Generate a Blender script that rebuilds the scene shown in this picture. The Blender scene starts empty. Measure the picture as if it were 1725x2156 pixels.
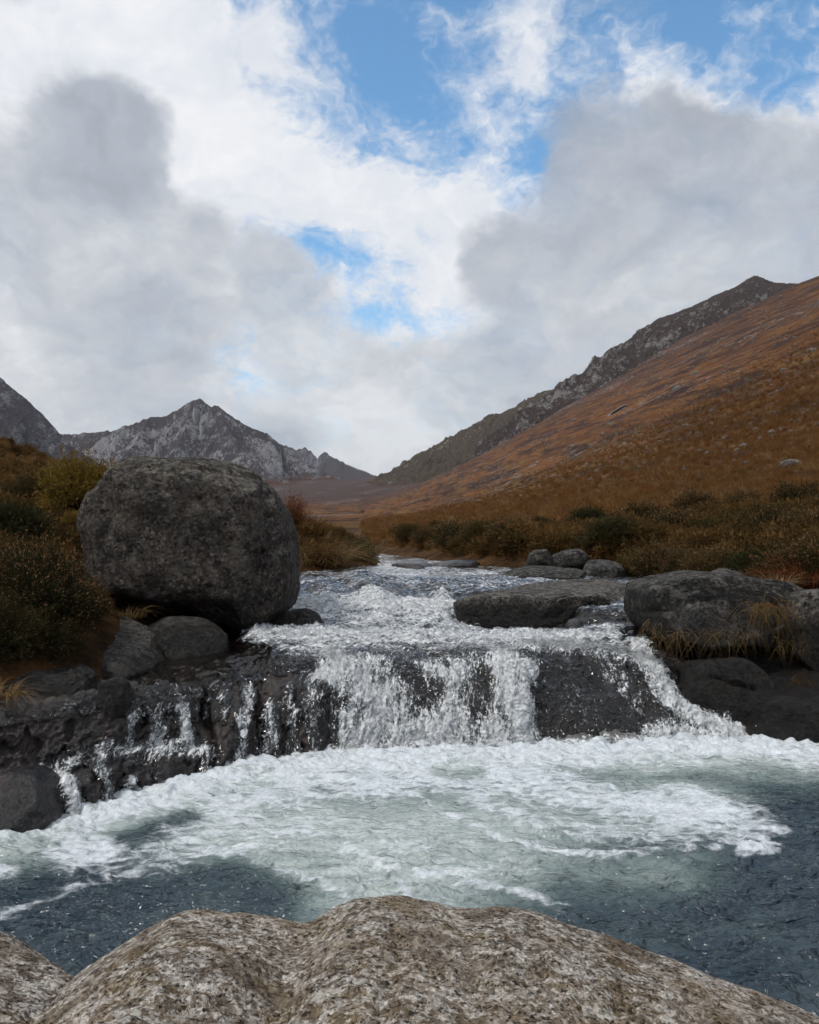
import bpy, bmesh, math, random
import numpy as np

# ------------------------------------------------------------------ camera
F = 1790.0; CX = 862.5; HZ = 1137.0; CAMZ = 2.2       # photograph 1725 x 2156, focal length in its pixels
scene = bpy.context.scene
COL = scene.collection
cam_data = bpy.data.cameras.new('camera')
cam = bpy.data.objects.new('camera', cam_data); COL.objects.link(cam)
cam.location = (0, 0, CAMZ); cam.rotation_euler = (math.radians(90), 0, 0)
cam_data.sensor_fit = 'VERTICAL'; cam_data.sensor_height = 24.0
cam_data.lens = 24.0 * F / 2156.0
cam_data.shift_y = (HZ - 1078.0) / 2156.0
cam_data.clip_start = 0.05; cam_data.clip_end = 30000
scene.camera = cam
scene.view_settings.view_transform = 'Standard'; scene.view_settings.look = 'None'
scene.view_settings.exposure = 0.0; scene.view_settings.gamma = 1.0
scene.view_settings.use_curve_mapping = False
scene.cycles.max_bounces = 4; scene.cycles.diffuse_bounces = 1; scene.cycles.glossy_bounces = 2
scene.cycles.transmission_bounces = 2; scene.cycles.transparent_max_bounces = 8
scene.cycles.use_adaptive_sampling = True; scene.cycles.adaptive_threshold = 0.03; scene.cycles.adaptive_min_samples = 16
scene.cycles.use_denoising = True
scene.cycles.caustics_reflective = False; scene.cycles.caustics_refractive = False

SUN_ELEV, SUN_AZ = 54.0, -122.0        # degrees; azimuth clockwise from +Y (the view direction)

# ------------------------------------------------------------------ node helpers
class NT:
    def __init__(s, tree): s.t = tree; s.L = tree.links
    def n(s, typ, **kw):
        nd = s.t.nodes.new(typ)
        ins = kw.pop('ins', {})
        for k, v in kw.items(): setattr(nd, k, v)
        for k, v in ins.items(): s.set(nd.inputs[k], v)
        return nd
    def set(s, sock, v):
        if isinstance(v, bpy.types.NodeSocket): s.L.new(v, sock)
        elif isinstance(v, bpy.types.Node): s.L.new(v.outputs[0], sock)
        else:
            if hasattr(sock.default_value, '__len__'):
                v = tuple(v) if hasattr(v, '__len__') else (v,) * len(sock.default_value)
                if len(sock.default_value) == 4 and len(v) == 3: v = v + (1.0,)
            sock.default_value = v
    def m(s, op, a, b=None, c=None, clamp=False):
        nd = s.t.nodes.new('ShaderNodeMath'); nd.operation = op; nd.use_clamp = clamp
        for i, v in enumerate((a, b, c)):
            if v is not None: s.set(nd.inputs[i], v)
        return nd.outputs[0]
    def vm(s, op, a, b=None, scale=None):
        nd = s.t.nodes.new('ShaderNodeVectorMath'); nd.operation = op
        s.set(nd.inputs[0], a)
        if b is not None: s.set(nd.inputs[1], b)
        if scale is not None: s.set(nd.inputs['Scale'], scale)
        return nd.outputs['Value'] if op in ('DOT_PRODUCT', 'LENGTH', 'DISTANCE') else nd.outputs['Vector']
    def smooth(s, v, a, b, lo=0.0, hi=1.0):
        nd = s.t.nodes.new('ShaderNodeMapRange'); nd.interpolation_type = 'SMOOTHSTEP'
        for k, x in zip(('Value', 'From Min', 'From Max', 'To Min', 'To Max'), (v, a, b, lo, hi)): s.set(nd.inputs[k], x)
        return nd.outputs['Result']
    def mix(s, f, a, b):
        nd = s.t.nodes.new('ShaderNodeMix'); nd.data_type = 'RGBA'
        s.set(nd.inputs['Factor'], f); s.set(nd.inputs['A'], a); s.set(nd.inputs['B'], b)
        return nd.outputs['Result']
    def mixmul(s, f, a, b):
        nd = s.t.nodes.new('ShaderNodeMix'); nd.data_type = 'RGBA'; nd.blend_type = 'MULTIPLY'
        s.set(nd.inputs['Factor'], f); s.set(nd.inputs['A'], a); s.set(nd.inputs['B'], b)
        return nd.outputs['Result']
    def noise(s, vec, scale, detail=6.0, rough=0.55, dist=0.0, typ='FBM'):
        nd = s.t.nodes.new('ShaderNodeTexNoise'); nd.noise_type = typ; nd.normalize = True
        if vec is not None: s.set(nd.inputs['Vector'], vec)
        for k, v in (('Scale', scale), ('Detail', detail), ('Roughness', rough), ('Distortion', dist)): s.set(nd.inputs[k], v)
        return nd.outputs['Fac']
    def vor(s, vec, scale, feature='F1', rand=1.0, out='Distance'):
        nd = s.t.nodes.new('ShaderNodeTexVoronoi'); nd.feature = feature
        if vec is not None: s.set(nd.inputs['Vector'], vec)
        s.set(nd.inputs['Scale'], scale); s.set(nd.inputs['Randomness'], rand)
        return nd.outputs[out]
    def attr(s, name, out='Fac'):
        nd = s.t.nodes.new('ShaderNodeAttribute'); nd.attribute_name = name
        return nd.outputs[out]
    def pos(s):
        nd = s.t.nodes.new('ShaderNodeNewGeometry'); return nd.outputs['Position']
    def ramp(s, fac, stops):
        nd = s.t.nodes.new('ShaderNodeValToRGB'); cr = nd.color_ramp
        while len(cr.elements) < len(stops): cr.elements.new(0.5)
        for e, (p, c) in zip(cr.elements, stops):
            e.position = p; e.color = tuple(c) + (1.0,) if len(c) == 3 else c
        s.set(nd.inputs[0], fac); return nd.outputs[0]
    def sep(s, v):
        nd = s.t.nodes.new('ShaderNodeSeparateXYZ'); s.set(nd.inputs[0], v); return nd.outputs
    def comb(s, x, y, z):
        nd = s.t.nodes.new('ShaderNodeCombineXYZ')
        for i, v in enumerate((x, y, z)): s.set(nd.inputs[i], v)
        return nd.outputs[0]
    def bump(s, h, strength=0.5, dist=0.02, normal=None):
        nd = s.t.nodes.new('ShaderNodeBump'); s.set(nd.inputs['Height'], h)
        s.set(nd.inputs['Strength'], strength); s.set(nd.inputs['Distance'], dist)
        if normal is not None: s.set(nd.inputs['Normal'], normal)
        return nd.outputs[0]

def mat(name):
    m = bpy.data.materials.new(name); m.use_nodes = True
    m.node_tree.nodes.clear(); return m, NT(m.node_tree)

def principled(T, color, rough=0.8, normal=None, ior=1.45, spec=0.5, extra=None):
    b = T.n('ShaderNodeBsdfPrincipled')
    T.set(b.inputs['Base Color'], color); T.set(b.inputs['Roughness'], rough)
    T.set(b.inputs['IOR'], ior); T.set(b.inputs['Specular IOR Level'], spec)
    if normal is not None: T.set(b.inputs['Normal'], normal)
    for k, v in (extra or {}).items(): T.set(b.inputs[k], v)
    return b

def finish(T, sh):
    o = T.n('ShaderNodeOutputMaterial')
    T.L.new(sh if isinstance(sh, bpy.types.NodeSocket) else sh.outputs[0], o.inputs['Surface'])

# ------------------------------------------------------------------ world: sky with broken cloud
def pdir(px, py):
    v = np.array([(px - CX) / F, 1.0, (HZ - py) / F]); return v / np.linalg.norm(v)

def build_world():
    w = bpy.data.worlds.new('World'); scene.world = w; w.use_nodes = True
    w.node_tree.nodes.clear(); T = NT(w.node_tree)
    sky = T.n('ShaderNodeTexSky', sky_type='NISHITA'); sky.sun_disc = False
    sky.sun_elevation = math.radians(SUN_ELEV); sky.sun_rotation = math.radians(SUN_AZ)
    sky.air_density = 1.0; sky.dust_density = 0.3; sky.ozone_density = 1.5
    d = T.n('ShaderNodeTexCoord').outputs['Generated']
    dn = T.vm('NORMALIZE', d)
    x, y, z = T.sep(dn)[:3]
    k = T.m('DIVIDE', 1.55, T.m('ADD', T.m('ABSOLUTE', z), 0.75))
    q = T.vm('SCALE', dn, scale=k)
    wn = T.n('ShaderNodeTexNoise', ins={'Vector': q, 'Scale': 3.0, 'Detail': 5.0, 'Roughness': 0.6})
    warp = T.vm('SUBTRACT', wn.outputs['Color'], (0.5, 0.5, 0.5))
    qw = T.vm('ADD', q, T.vm('SCALE', warp, scale=0.30))
    nbig = T.noise(qw, 2.6, 3.0, 0.5)
    nmid = T.noise(qw, 6.0, 9.0, 0.62)
    nmid_up = T.noise(T.vm('ADD', qw, (0.012, -0.01, 0.035)), 6.0, 6.0, 0.55)
    # low layer: its own ragged outline
    nlow = T.noise(T.vm('ADD', qw, (3.1, 1.7, 0.4)), 4.6, 9.0, 0.62)
    nlow_up = T.noise(T.vm('ADD', qw, (3.112, 1.69, 0.44)), 4.6, 5.0, 0.55)
    # thin wisps, drawn out sideways
    wv = T.vm('ADD', T.vm('MULTIPLY', q, (1.0, 1.0, 1.7)), T.vm('SCALE', warp, scale=0.75))
    nwisp = T.noise(wv, 4.4, 10.0, 0.64)
    dw = T.vm('NORMALIZE', T.vm('ADD', dn, T.vm('SCALE', warp, scale=0.14)))
    def blob(px, py, rpx):
        v = pdir(px, py); c = math.cos(math.atan(rpx / F))
        return T.smooth(T.vm('DOT_PRODUCT', dw, tuple(v)), c, 1.0)
    def total(lst, base):
        acc = base
        for px, py, r, s in lst:
            acc = T.m('MULTIPLY_ADD', blob(px, py, r), s, acc)
        return acc
    def ctr(n, s): return T.m('MULTIPLY', T.m('SUBTRACT', n, 0.5), s)
    # high white layer with the blue opening
    dens = total([(1040, 70, 440, -0.42), (760, 100, 330, -0.42), (1330, 100, 220, -0.20), (860, 200, 240, -0.18), (560, 30, 200, -0.18),
                  (1140, 300, 150, -0.22), (1640, 0, 220, -0.40), (850, 580, 170, -0.48), (600, 550, 130, -0.26), (710, 530, 100, -0.26),
                  (1020, 190, 190, 0.20), (690, 90, 150, 0.12), (1180, 20, 260, 0.18), (890, 15, 110, 0.22),
                  (620, 330, 320, 0.40), (930, 420, 240, 0.4), (1300, 220, 200, 0.3), (200, 100, 400, 0.3)], 0.36)
    dens = T.m('ADD', dens, ctr(nbig, 0.5)); dens = T.m('ADD', dens, ctr(nmid, 0.95)); dens = T.m('ADD', dens, ctr(nwisp, 1.7))
    cover = T.smooth(dens, -0.10, 0.46)
    bri = total([(430, 740, 150, 0.5), (1320, 615, 150, 0.5)], 0.74)
    bri = T.m('ADD', bri, T.m('MULTIPLY', T.m('SUBTRACT', nmid, nmid_up), 1.1))
    bri = T.m('ADD', bri, ctr(nbig, -0.5))
    hi = T.ramp(bri, [(0.25, (4.0, 4.35, 4.95)), (0.55, (5.0, 5.25, 5.7)), (0.85, (5.9, 6.0, 6.2)), (1.0, (6.35, 6.35, 6.4))])
    # low grey layer
    low = total([(205, 310, 190, 0.58), (300, 420, 230, 0.6), (60, 430, 300, 0.5), (130, 620, 330, 0.6), (480, 530, 150, 0.45), (620, 500, 120, 0.4), (400, 660, 300, 0.5),
                 (720, 660, 230, 0.6), (1350, 410, 260, 0.85), (1530, 250, 170, 0.55), (1620, 540, 360, 0.8), (1020, 510, 130, 0.75), (1010, 680, 280, 0.6), (1250, 560, 220, 0.5), (1300, 780, 330, 0.5),
                 (900, 400, 250, -0.7), (640, 330, 300, -0.7), (500, 180, 300, -0.3), (470, 740, 170, -0.32), (1310, 620, 170, -0.36), (850, 585, 170, -0.85), (590, 545, 120, -0.28), (720, 525, 110, -0.3), (1600, 130, 160, -0.5)], -0.28)
    low = T.m('ADD', low, T.smooth(z, 0.30, 0.06, 0.0, 0.7))
    # overcast all round outside the opening, as far as the light implies
    low = T.m('ADD', low, T.smooth(y, 0.78, 0.35, 0.0, 0.62))
    low = T.m('ADD', low, ctr(nlow, 1.75)); low = T.m('ADD', low, ctr(nbig, 0.25))
    lcover = T.m('MULTIPLY', T.smooth(low, -0.16, 0.46), 0.88)
    lb = total([(480, 735, 240, 0.18), (1320, 640, 240, 0.16), (850, 860, 300, 0.14), (150, 860, 260, 0.12), (760, 985, 200, 0.22), (60, 520, 260, 0.14), (900,760,300,0.08),
                (205, 300, 170, -0.16), (1350, 380, 240, -0.10), (350, 690, 150, -0.12), (1020, 480, 130, -0.10), (1500, 215, 130, -0.1)], 0.56)
    lb = T.m('ADD', lb, T.m('MULTIPLY', T.m('SUBTRACT', nlow, nlow_up), 1.3))
    lb = T.m('ADD', lb, ctr(nlow, -0.45)); lb = T.m('ADD', lb, ctr(nbig, 0.35))
    lo = T.ramp(lb, [(0.15, (1.9, 2.12, 2.5)), (0.45, (2.7, 2.95, 3.4)), (0.72, (3.8, 4.0, 4.3)), (1.0, (5.4, 5.5, 5.6))])
    skyc = T.vm('MULTIPLY', sky.outputs[0], (0.90, 1.25, 1.32))
    col = T.mix(lcover, T.mix(cover, skyc, hi), lo)
    bg = T.n('ShaderNodeBackground', ins={'Color': col, 'Strength': 0.15})
    o = T.n('ShaderNodeOutputWorld'); T.L.new(bg.outputs[0], o.inputs['Surface'])
    w.cycles.sampling_method = 'MANUAL'; w.cycles.sample_map_resolution = 512
build_world()

# ------------------------------------------------------------------ sun behind thin cloud
sl = bpy.data.lights.new('sun', 'SUN'); sl.energy = 2.2; sl.angle = math.radians(14); sl.color = (1.0, 0.95, 0.88)
so = bpy.data.objects.new('sun', sl); COL.objects.link(so)
so.location = (0, 0, 50)
so.rotation_euler = (math.radians(90 - SUN_ELEV), 0, math.radians(180 - SUN_AZ))

# ------------------------------------------------------------------ numeric helpers
_r = np.random.default_rng(11)
_perm = _r.permutation(256).astype(np.int32); _perm = np.concatenate([_perm, _perm, _perm])
_g = _r.normal(size=(256, 3)).astype(np.float32); _g /= np.linalg.norm(_g, axis=1)[:, None]

_gx, _gy, _gz = (np.ascontiguousarray(_g[:, k]) for k in range(3))
def _perlin(p):
    x, y, z = (np.ascontiguousarray(p[:, k]) for k in range(3))
    fx, fy, fz = np.floor(x), np.floor(y), np.floor(z)
    ix, iy, iz = (v.astype(np.int32) & 255 for v in (fx, fy, fz))
    x = x - fx; y = y - fy; z = z - fz
    u, v, w = (t * t * t * (t * (t * 6 - 15) + 10) for t in (x, y, z))
    def corner(h, a, b, c): return _gx[h] * a + _gy[h] * b + _gz[h] * c
    A, B = _perm[ix], _perm[ix + 1]
    AA, AB, BA, BB = _perm[A + iy], _perm[A + iy + 1], _perm[B + iy], _perm[B + iy + 1]
    x1, y1, z1 = x - 1, y - 1, z - 1
    def layer(k, zz):
        l = corner(_perm[AA + iz + k], x, y, zz); l = l + u * (corner(_perm[BA + iz + k], x1, y, zz) - l)
        m = corner(_perm[AB + iz + k], x, y1, zz); m = m + u * (corner(_perm[BB + iz + k], x1, y1, zz) - m)
        return l + v * (m - l)
    l = layer(0, z)
    if np.any(z): l = l + w * (layer(1, z1) - l)
    return l * 1.5
from concurrent.futures import ThreadPoolExecutor
_pool = ThreadPoolExecutor(4)
def perlin(p):
    p = np.asarray(p, np.float32); sh = p.shape[:-1]; q = p.reshape(-1, 3)
    if len(q) < 20000: return _perlin(q).reshape(sh)
    return np.concatenate(list(_pool.map(_perlin, np.array_split(q, max(4, len(q) // 16384))))).reshape(sh)

def fbm(p, octv=4, gain=0.5, lac=2.03, ridged=False):
    p = np.asarray(p, np.float32); a = 1.0; s = 0.0; t = 0.0
    for o in range(octv):
        n = perlin(p * (lac ** o) + 17.3 * o)
        if ridged: n = 1 - 2 * np.abs(n)
        s = s + a * n; t += a; a *= gain
    return s / t

def sstep(x, a, b):
    t = np.clip((np.asarray(x, np.float64) - a) / (b - a), 0, 1); return t * t * (3 - 2 * t)

def W(px, py, D):
    return np.stack([(np.asarray(px, float) - CX) / F * D, np.asarray(D, float) + 0 * np.asarray(px, float),
                     CAMZ + (HZ - np.asarray(py, float)) / F * D], -1)

def proj(P):
    D = np.maximum(P[..., 1], 0.3)
    return CX + P[..., 0] / D * F, HZ - (P[..., 2] - CAMZ) / D * F

def stroke(x, y, pts, r, ysc=1.0):
    """soft distance mask round a polyline given in picture coordinates: 1 on the line, 0 at r"""
    pts = [(a, b) for a, b in pts]
    if len(pts) == 1: pts = pts * 2
    X = [a for a, _ in pts]; Y = [b for _, b in pts]
    sel = (x > min(X) - r) & (x < max(X) + r) & (y > min(Y) - r / ysc) & (y < max(Y) + r / ysc)
    out = np.zeros(np.shape(x))
    xs_, ys_ = x[sel], y[sel]
    if xs_.size == 0: return out
    best = np.full(xs_.shape, 1e9)
    for (x0, y0), (x1, y1) in zip(pts[:-1], pts[1:]):
        dx, dy = x1 - x0, (y1 - y0) * ysc
        L = dx * dx + dy * dy + 1e-9
        ux = xs_ - x0; uy = (ys_ - y0) * ysc
        t = np.clip((ux * dx + uy * dy) / L, 0, 1)
        best = np.minimum(best, (ux - t * dx) ** 2 + (uy - t * dy) ** 2)
    out[sel] = 1 - sstep(np.sqrt(best), 0, r)
    return out

def upsample(A, ns):
    """rows with given sample counts for each interval"""
    k = A.shape[0]; s = np.concatenate([np.linspace(i, i + 1, m, endpoint=False) for i, m in enumerate(ns)] + [[k - 1.0]])
    i = np.clip(np.floor(s).astype(int), 0, k - 2); f = s - i
    g = lambda j: A[np.clip(j, 0, k - 1)]
    p0, p1, p2, p3 = g(i - 1), g(i), g(i + 1), g(i + 2)
    f = f.reshape((-1,) + (1,) * (A.ndim - 1))
    m1 = (p2 - p0) * 0.5; m2 = (p3 - p1) * 0.5
    lim = 1.2 * np.abs(p2 - p1); m1 = np.clip(m1, -lim, lim); m2 = np.clip(m2, -lim, lim)
    return ((2*f**3 - 3*f**2 + 1) * p1 + (f**3 - 2*f**2 + f) * m1 + (-2*f**3 + 3*f**2) * p2 + (f**3 - f**2) * m2)

def grid_normals(P):
    a = np.gradient(P, axis=0); b = np.gradient(P, axis=1)
    n = np.cross(b, a); n /= np.linalg.norm(n, axis=-1)[..., None] + 1e-12
    return n

# ------------------------------------------------------------------ object helpers
def raw_mesh(name, V, Fc, attrs=None, smooth=True):
    V = np.asarray(V, np.float32).reshape(-1, 3); Fc = np.asarray(Fc, np.int32); k = Fc.shape[1]
    me = bpy.data.meshes.new(name)
    me.vertices.add(len(V)); me.vertices.foreach_set('co', V.ravel())
    me.loops.add(Fc.size); me.loops.foreach_set('vertex_index', Fc.ravel())
    me.polygons.add(len(Fc)); me.polygons.foreach_set('loop_start', np.arange(len(Fc), dtype=np.int32) * k)
    me.polygons.foreach_set('use_smooth', np.full(len(Fc), smooth))
    for an, av in (attrs or {}).items():
        at = me.attributes.new(an, 'FLOAT', 'POINT'); at.data.foreach_set('value', np.asarray(av, np.float32).ravel())
    me.update(calc_edges=True)
    return me

def link(name, me, m=None, parent=None, **props):
    o = bpy.data.objects.new(name, me); COL.objects.link(o)
    if m is not None and not me.materials: me.materials.append(m)
    if parent is not None: o.parent = parent
    for k, v in props.items(): o[k] = v
    return o

def grid_faces(R, C, keep=None):
    i = np.arange(R * C).reshape(R, C)
    q = np.stack([i[:-1, :-1], i[:-1, 1:], i[1:, 1:], i[1:, :-1]], -1).reshape(-1, 4)
    if keep is not None:
        k = keep[:-1, :-1] | keep[:-1, 1:] | keep[1:, 1:] | keep[1:, :-1]
        q = q[k.reshape(-1)]
    return q

def grid_obj(name, P, m, attrs=None, keep=None, parent=None, **props):
    R, C = P.shape[:2]; q = grid_faces(R, C, keep)
    V = P.reshape(-1, 3)
    if keep is not None:
        used = np.unique(q); remap = np.full(R * C, -1); remap[used] = np.arange(len(used))
        q = remap[q]; V = V[used]; attrs = {k: np.asarray(v).reshape(-1)[used] for k, v in (attrs or {}).items()}
    return link(name, raw_mesh(name, V, q, attrs), m, parent, **props)

_ico = {}
def ico(sub):
    if sub not in _ico:
        if sub <= 1:
            bm = bmesh.new(); bmesh.ops.create_icosphere(bm, subdivisions=1, radius=1.0)
            _ico[sub] = (np.array([v.co[:] for v in bm.verts]), np.array([[v.index for v in f.verts] for f in bm.faces])); bm.free()
        else:
            V, Fc = ico(sub - 1); n = len(V)
            E = np.sort(np.concatenate([Fc[:, [0, 1]], Fc[:, [1, 2]], Fc[:, [2, 0]]]), 1)
            key, inv = np.unique(E[:, 0].astype(np.int64) * n + E[:, 1], return_inverse=True)
            M = V[key // n] + V[key % n]; M /= np.linalg.norm(M, axis=1)[:, None]
            k = len(Fc); a, b, c = n + inv[:k], n + inv[k:2 * k], n + inv[2 * k:]
            Fn = np.concatenate([np.stack([Fc[:, 0], a, c], 1), np.stack([Fc[:, 1], b, a], 1), np.stack([Fc[:, 2], c, b], 1), np.stack([a, b, c], 1)])
            _ico[sub] = (np.concatenate([V, M]), Fn)
    return _ico[sub]

def empty(name, loc, **props):
    o = bpy.data.objects.new(name, None); COL.objects.link(o); o.location = loc; o.empty_display_size = 0.1
    for k, v in props.items(): o[k] = v
    return o

def vert_normals(V, Fc):
    fn = np.cross(V[Fc[:, 1]] - V[Fc[:, 0]], V[Fc[:, 2]] - V[Fc[:, 0]])
    n = np.zeros_like(V)
    for j in range(3):
        for k in range(3): n[:, k] += np.bincount(Fc[:, j], fn[:, k], len(V))
    return n / (np.linalg.norm(n, axis=1)[:, None] + 1e-12)

# ------------------------------------------------------------------ materials
def m_granite(name, dark, light, lichen, wet_z=None, wet_soft=0.15, lichen_amt=0.5, grain=1.0, red=0.0, scale=1.0, wet_floor=0.35, moss=0.0, patch=0.5):
    m, T = mat(name); p = T.pos()
    big = T.noise(p, 1.3 * scale, 5, 0.6, 0.4)
    mid = T.noise(p, 7 * scale, 7, 0.70, 0.2)
    crys = T.sep(T.vor(p, 30 * scale, out='Color')); spk = crys[0]
    pit = T.noise(p, 13 * scale, 5, 0.8)
    base = T.mix(T.smooth(T.m('ADD', T.m('MULTIPLY', big, 0.5), T.m('MULTIPLY', mid, 0.5)), 0.38, 0.64), dark, light)
    g = T.m('ADD', T.smooth(spk, 0.70, 0.95, 0.0, 1.5 * grain), T.smooth(crys[1], 0.10, 0.40, -0.75 * grain, 0.0))
    g = T.m('ADD', g, T.m('MULTIPLY', T.m('SUBTRACT', pit, 0.5), 4.0 * grain))
    g = T.m('ADD', g, T.m('MULTIPLY', T.m('SUBTRACT', mid, 0.5), 2.0 * grain))
    base = T.vm('SCALE', base, scale=T.m('MAXIMUM', T.m('ADD', 1.0, g), 0.10))
    # pale lichen and worn crust on faces that look up
    geo = T.n('ShaderNodeNewGeometry'); nz = T.sep(geo.outputs['Normal'])[2]
    lf = T.m('MULTIPLY', T.smooth(T.m('ADD', T.m('MULTIPLY', mid, 0.6), T.m('MULTIPLY', pit, 0.4)), 0.45, 0.60), T.smooth(nz, 0.35, 0.85))
    base = T.mix(T.m('MULTIPLY', lf, lichen_amt), base, T.vm('SCALE', lichen, scale=T.m('ADD', 0.55, T.m('MULTIPLY', spk, 0.9))))
    # weathered lighter patches, lichen rosettes and dark seepage streaks, whatever way the face looks
    pat = T.m('MULTIPLY', T.smooth(T.noise(p, 2.4 * scale, 7, 0.72, 0.6), 0.52, 0.62), patch)
    base = T.mix(pat, base, T.vm('SCALE', lichen, scale=T.m('ADD', 0.30, T.m('MULTIPLY', pit, 0.9))))
    ros = T.m('MULTIPLY', T.smooth(T.vor(T.vm('ADD', p, T.vm('SCALE', T.n('ShaderNodeTexNoise', ins={'Vector': p, 'Scale': 20.0 * scale}).outputs['Color'], scale=0.06 / scale)), 5.5 * scale), 0.20, 0.13), T.smooth(mid, 0.48, 0.60))
    base = T.mix(T.m('MULTIPLY', ros, patch), base, lichen)
    strk = T.smooth(T.noise(T.vm('MULTIPLY', p, (5.0, 5.0, 0.7)), 1.0 * scale, 5, 0.65, 0.4), 0.54, 0.66)
    base = T.mixmul(T.m('MULTIPLY', strk, 0.7), base, (0.42, 0.40, 0.40))
    if red:
        base = T.mix(T.m('MULTIPLY', T.smooth(T.noise(p, 3.1 * scale, 5, 0.6), 0.45, 0.68), red), base, (0.10, 0.05, 0.032))
    if moss:
        base = T.mix(T.m('MULTIPLY', T.smooth(T.noise(p, 4.0 * scale, 7, 0.7), 0.5, 0.64), moss), base, (0.05, 0.045, 0.016))
    rough = 0.85; ex = None
    if wet_z is not None:
        z = T.sep(p)[2]
        wz = T.m('ADD', z, T.m('MULTIPLY', T.m('SUBTRACT', big, 0.5), wet_soft * 3))
        wet = T.smooth(wz, wet_z + wet_soft, wet_z - wet_soft)
        base = T.mixmul(wet, base, (wet_floor,) * 3)
        rough = T.m('SUBTRACT', 0.85, T.m('MULTIPLY', wet, 0.45))
        ex = {'Coat Weight': T.m('MULTIPLY', wet, 0.18), 'Coat Roughness': 0.06, 'Coat IOR': 1.35, 'Coat Normal': T.bump(mid, 1.0, 0.06)}
    h = T.m('ADD', T.m('MULTIPLY', mid, 1.0), T.m('ADD', T.m('MULTIPLY', pit, 0.45), T.m('MULTIPLY', spk, 0.06)))
    finish(T, principled(T, base, rough, T.bump(h, 1.0, 0.13 / scale), spec=0.35, extra=ex)); return m

def m_wetrock():
    """bare bed of the stream: dark, soaked, reddish brown"""
    m, T = mat('wet_bedrock'); p = T.pos()
    big = T.noise(p, 1.6, 5, 0.6, 0.5); mid = T.noise(p, 9, 6, 0.65); fine = T.noise(p, 55, 4, 0.7)
    base = T.mix(T.smooth(big, 0.38, 0.64), (0.006, 0.006, 0.007), (0.030, 0.022, 0.019))
    base = T.mix(T.m('MULTIPLY', T.smooth(mid, 0.5, 0.7), 0.6), base, (0.052, 0.033, 0.026))
    base = T.vm('SCALE', base, scale=T.m('MAXIMUM', T.m('ADD', 1.0, T.m('MULTIPLY', T.m('SUBTRACT', fine, 0.5), 2.8)), 0.1))
    dry = T.attr('dry')
    dcol = T.mix(T.smooth(mid, 0.35, 0.65), (0.045, 0.042, 0.040), (0.10, 0.090, 0.078))
    dcol = T.vm('SCALE', dcol, scale=T.m('MAXIMUM', T.m('ADD', 1.0, T.m('MULTIPLY', T.m('SUBTRACT', fine, 0.5), 2.6)), 0.1))
    base = T.mix(dry, base, dcol)
    h = T.m('ADD', T.m('MULTIPLY', mid, 0.9), T.m('MULTIPLY', fine, 0.12))
    rough = T.m('ADD', 0.30, T.m('MULTIPLY', dry, 0.45))
    soft = T.bump(mid, 1.0, 0.05)
    finish(T, principled(T, base, rough, T.bump(h, 0.9, 0.06), extra={'Coat Weight': T.m('MULTIPLY', T.m('SUBTRACT', 1.0, dry), 0.25), 'Coat Roughness': 0.05, 'Coat IOR': 1.4, 'Coat Normal': soft})); return m

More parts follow.
